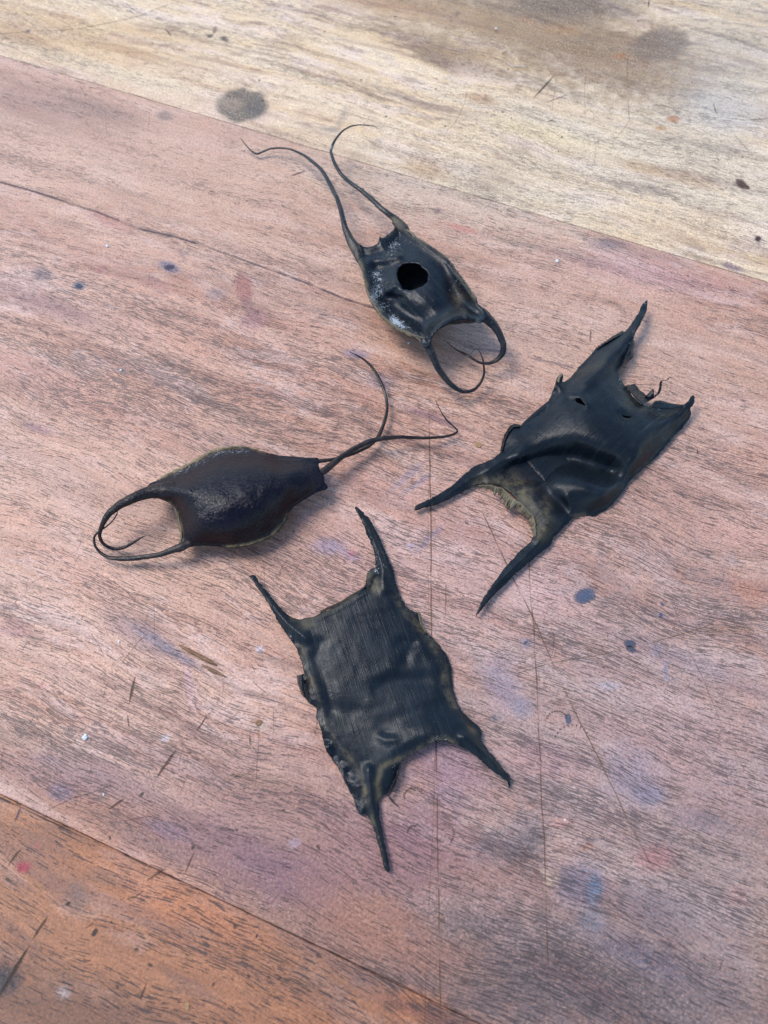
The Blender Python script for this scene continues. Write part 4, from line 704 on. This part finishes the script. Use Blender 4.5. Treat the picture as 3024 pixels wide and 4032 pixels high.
# ============================================================ closed plump case (left)
o2 = [(330,562),(352,548),(372,536),(400,524),(425,512),(470,490),(520,460),(570,437),(620,426),(660,422),(700,427),(745,438),(790,452),(830,459),(885,464),(940,468),(988,470),(992,485),(990,500),(1000,525),(1012,545),(1014,568),(1028,588),(1018,598),(990,606),(940,636),(890,668),(864,698),(850,728),(820,768),(765,803),(700,825),(640,835),(585,831),(520,828),(460,834),(425,842),(410,838),(422,822),(428,790),(425,752),(416,712),(400,672),(370,648),(335,635),(300,630),(285,600),(300,575)]
O = rough_outline(B_(o2), 6, 1.4, 15); P, F = triangulate(O, [], 6.); d = dline(P, O, True); cen = P[F].mean(1)
inner = B_([(300,600),(400,560),(440,525),(520,478),(600,448),(700,440),(790,462),(880,476),(985,482),(1000,530),(1010,590),(940,625),(880,664),(840,710),(790,755),(700,800),(600,820),(500,815),(440,825),(440,780),(430,710),(400,655),(320,620)])
ins = inpoly(P, inner); di = np.where(ins, dline(P, inner, True), 0)
rim = 7.5+3.5*gblob(P, B_([(340, 600)])[0], 130)+2.2*gblob(P, B_([(960, 520)])[0], 120)
dome = np.sqrt(1-(1-np.clip(di/190, 0, 1))**2)
z = rim+15.*laplace(dome, F, d < 2, 60)*(1-.45*sstep(760, 1000, (P[:, 0]-300)/.9645))
z += .9*gline(P, inner[2:9], 9) - .6*gline(P, inner[1:9]+np.array([6, 8]), 7)
z += .8*gline(P, ln(B_, (760,470),(790,520),(840,560),(860,640)), 30)*1. - .8*gline(P, ln(B_, (840,480),(850,540),(890,600)), 26)
z += .5*fbm(P[:, 0]/60, P[:, 1]/60, 2)+.30*fbm(P[:, 0]/18, P[:, 1]/18, 3)
z += 1.4*gline(P, ln(B_, (250,620),(330,600),(400,590),(450,600)), 30)
z = laplace(z, F, np.zeros(len(z), bool), 2)
tan = 1.0*gline(P, ln(B_, (340,552),(420,512),(470,486),(540,446),(600,426),(700,420),(770,444)), 7)+.8*gline(P, ln(B_, (600,834),(700,826),(790,795),(850,735),(864,700)), 6)+.5*gline(P, ln(B_, (380,655),(410,700),(425,760),(428,830)), 9)
dust = .12+.45*gline(P, ln(B_, (400,540),(480,500),(580,450),(700,440)), 16)+.3*gline(P, ln(B_, (400,660),(430,760)), 14)
mask = np.stack([np.clip(tan, 0, 1), np.clip(dust, 0, 1), 0*d], 1)
e2 = empty('egg_case', tuple(unproj(B_([(650, 650)]), 0)[0][0]))
tag(e2, 'plump unbroken dark brown black egg case with long thin tendrils, leftmost of the four', 'egg case', GRP)
ws, _ = unproj(B_([(420, 700), (990, 530)]), 0); an = math.degrees(math.atan2(*(ws[1]-ws[0])[[1, 0]]))-90
sheet(e2, P, F, z, .8, mask, an, [('body', L_GLOSS, np.ones(len(F), bool))])
P2, F2 = triangulate(rough_outline(B_(o2), 9, 1.4, 15), [], 12.); d2 = dline(P2, O, True)
zr2 = np.interp(0, [0], [0])+7.5+3.5*gblob(P2, B_([(340, 600)])[0], 130)+2.2*gblob(P2, B_([(960, 520)])[0], 120)-.7
hgt = np.sqrt(1-(1-np.clip(d2/130, 0, 1))**2); Wr, _ = unproj(P2, zr2*1e-3); c0 = Wr.mean(0)
Vb = Wr.copy(); Vb[:, :2] = c0[:2]+(Wr[:, :2]-c0[:2])*(1-.05*hgt[:, None]); Vb[:, 2] = laplace(np.maximum((zr2*(1-hgt)+.3)*1e-3, .0003), F2, d2 < 3, 3)
make('belly', Vb, F2[:, ::-1], L_GLOSS, e2, np.tile([[.0, .1, 0.]], (len(Vb), 1)), Vb)
BB = lambda L: [(*B_([(p[0], p[1])])[0], p[2]*.9645, p[3]) for p in L]
def bm(base, dustk=.2): return lambda V, t: np.stack([base+0*t, dustk+0*t, .25+0*t], 1)
tube('horn', e2, L_GLOSS, BB([(440,610,60,14),(390,602,76,14),(340,602,64,14.5),(290,612,54,15),(240,630,45,16),(190,655,38,16),(150,685,32,15),(122,715,26,14),(103,752,20,11),(97,785,15,8),(106,812,13,6),(128,832,13,5),(160,840,14,4),(195,834,14,4),(230,818,12,5),(258,800,9,6),(283,788,2,7)]), mask=bm(.05), groove=.05)
tube('horn', e2, L_TENDRIL, BB([(470,815,30,8),(430,836,38,8),(390,848,28,8),(340,862,23,7),(285,874,22,6),(230,880,22,5),(180,881,20,5),(135,877,16,5),(98,857,12,5),(76,826,10,6),(73,795,10,7),(92,770,9,9),(125,748,7,12),(150,725,6,13),(166,700,5,14),(170,675,2,14)]), mask=bm(.1, .35))
tube('horn', e2, L_TENDRIL, BB([(960,520,20,9),(1005,528,30,9),(1045,496,28,9),(1095,455,23,9),(1150,426,22,8),(1210,400,22,8),(1260,389,20,8),(1320,385,16,7),(1380,386,15,6),(1440,388,13,5),(1500,384,12,4),(1542,373,11,3),(1556,360,9,3),(1545,345,7,3.5),(1516,318,7,4),(1492,285,4,6),(1472,245,3,8),(1468,233,2,8)]), mask=bm(.12, .25))
tube('horn', e2, L_TENDRIL, BB([(950,495,14,9),(990,484,17,9),(1040,478,15,8.5),(1090,466,14,7),(1150,444,14,5),(1195,422,15,4),(1228,390,16,4),(1252,340,15,4),(1268,280,12,4),(1264,220,12,4),(1245,160,12,5),(1215,110,11,6),(1180,72,9,7),(1145,50,7,8),(1118,38,3,8)]), mask=bm(.12, .25))
ribbon('keel', e2, L_CRUST, B_([(335,562),(375,542),(418,520),(470,492),(530,456),(590,432),(660,423),(740,438)]), B_([(328,560),(372,532),(415,512),(468,484),(526,448),(590,423),(660,416),(746,436)]), [8.5]*8, [7.5]*8, 90, 4, .4, 600, 31, mask=(1, .1, 0), tear=.3)
ribbon('keel', e2, L_FLAT, B_([(580,826),(640,829),(700,818),(765,796),(820,760),(856,715),(864,698)]), B_([(576,834),(640,838),(705,829),(772,805),(828,768),(862,722),(868,700)]), [7]*7, [6]*7, 70, 4, .1, 600, 32, mask=(.5, .1, 0))
ribbon('keel', e2, L_CRUST, B_([(402,672),(418,712),(427,755),(430,795),(424,824)]), B_([(398,674),(412,714),(418,757),(422,797),(418,824)]), [11, 10, 9, 9, 8], [8, 7, 6, 6, 6], 50, 5, .5, 700, 33, mask=(.3, .3, 0), tear=.4)

# ============================================================ crumbs and loose bits on the boards
def plain(name, col, rough=.7):
    b = NB(name); P = b.n('TexCoord').outputs['Object']; n = b.noise(P, 900, 3, .6)
    b.put(b.bsdf.inputs['Base Color'], b.mix(b.mapr(n, .3, .7), tuple(c*.75 for c in col)+(1,), tuple(min(1, c*1.2) for c in col)+(1,)))
    b.put(b.bsdf.inputs['Normal'], b.bump(n, .0002, 1)); b.bsdf.inputs['Roughness'].default_value = rough; return b.m
M_WHITE = plain('chalky_white', (.62, .62, .60)); M_SCALE = plain('brown_scale', (.20, .10, .045)); M_DARK = plain('dark_fibre', (.03, .022, .018), .5); M_STRAW = plain('straw_fibre', (.30, .17, .07))
def crumb(px, r, label, mat=M_WHITE, flat=.5, seed=0, cat='crumb', name='crumb', group=None):
    rr_ = np.random.RandomState(seed); (c,), t = unproj([px], 0); rad = r*t[0]/FPX; V = []; nj, ni = 9, 6
    for i in range(1, ni):
        for j in range(nj):
            th = math.pi*i/ni; ph = 2*math.pi*j/nj; q = rad*(1+rr_.uniform(-.35, .35)); V.append((math.sin(th)*math.cos(ph)*q, math.sin(th)*math.sin(ph)*q, rad*flat*(1-math.cos(th))*rr_.uniform(.8, 1.1)))
    F = [[i*nj+j, i*nj+(j+1) % nj, (i+1)*nj+(j+1) % nj, (i+1)*nj+j] for i in range(ni-2) for j in range(nj)]+[list(range(nj))[::-1], list(range((ni-2)*nj, (ni-1)*nj))]
    me = bpy.data.meshes.new(name); me.from_pydata(V, [], F); me.materials.append(mat); o = bpy.data.objects.new(name, me); COL.objects.link(o); o.location = (c[0], c[1], 0)
    return tag(o, label, cat, group)
GC = 'pale crumbs scattered on the boards'
crumb((335, 2903), 10, 'largest white crumb, on the reddish board above the near left orange board', seed=1, group=GC)
crumb((423, 970), 6, 'small white crumb near the dark vein at the upper left of the reddish board', seed=2, group=GC)
crumb((468, 2527), 5, 'tiny white crumb beside the grey streak left of the frilled egg case', seed=3, group=GC)
crumb((408, 3128), 4, 'tiny white crumb just above the orange board', seed=4, group=GC)
crumb((1610, 1352), 4, 'tiny white crumb to the right of the curved tendril end', seed=5, group=GC)
crumb((2193, 1030), 7, 'white crumb on the reddish board right of the holed egg case', seed=6, group=GC)
crumb((1953, 115), 5, 'white crumb on the brown stained part of the pale board', seed=7, group=GC)
crumb((476, 1459), 5, 'white crumb above the plump egg case', seed=8, group=GC)
crumb((2225, 3228), 4, 'tiny white crumb at the lower right of the reddish board', seed=9, group=GC)
crumb((1020, 2845), 13, 'flat brown scale left of the frilled egg case', M_SCALE, .15, 11, 'flake', 'wood_flake')
crumb((1883, 1752), 13, 'curled tan flake between the tendril tip and the torn egg case', M_STRAW, .2, 12, 'flake', 'wood_flake')
crumb((738, 3962), 12, 'small orange flake at the near edge of the orange board', M_STRAW, .2, 13, 'flake', 'wood_flake')
def fibre(pts, w, label, mat=M_DARK, z=.3, group='loose fibres on the boards'):
    Q = [(p[0], p[1], w*(1 if 0 < i < len(pts)-1 else .4), z+(.8 if i % 2 else 0)) for i, p in enumerate(pts)]
    o = tube('fibre', None, mat, Q, seg=6, step=10, groove=0); return tag(o, label, 'fibre', group)
fibre(D_([(868,1700),(876,1715),(895,1738),(922,1764)]), 7, 'dark curled scrap beside the bottom flap of the frilled egg case')
fibre(C_([(305,612),(330,600),(362,584)]), 3, 'short dark fibre below the horn loop of the holed egg case')
fibre(BL([(805,548),(840,538),(880,545)]), 3, 'short curved brown hair at the left of the reddish board', M_STRAW)
fibre(TR([(528,260),(555,278),(590,284),(628,282)]), 3, 'pale curved hair on the brown stained part of the pale board', plain('pale_hair', (.6, .52, .42)))
fibre(BL([(1120,1000),(1180,960),(1260,955)]), 3, 'thin curved straw hair left of the lower horn of the frilled egg case', M_STRAW)
fibre(BL([(900,306),(950,334),(1000,360),(1045,384),(1088,408)]), 15, 'long brown splinter lifting from the reddish board, left of the frilled egg case', M_SCALE, .2, 'brown splinters on the reddish board')
fibre(BL([(1014,404),(1050,424),(1090,444),(1128,462)]), 11, 'shorter brown splinter just below the long one, left of the frilled egg case', M_SCALE, .2, 'brown splinters on the reddish board')
fibre(D_([(462,1340),(470,1370),(480,1300)]), 2, 'thin dark hair at the left edge of the frilled egg case')
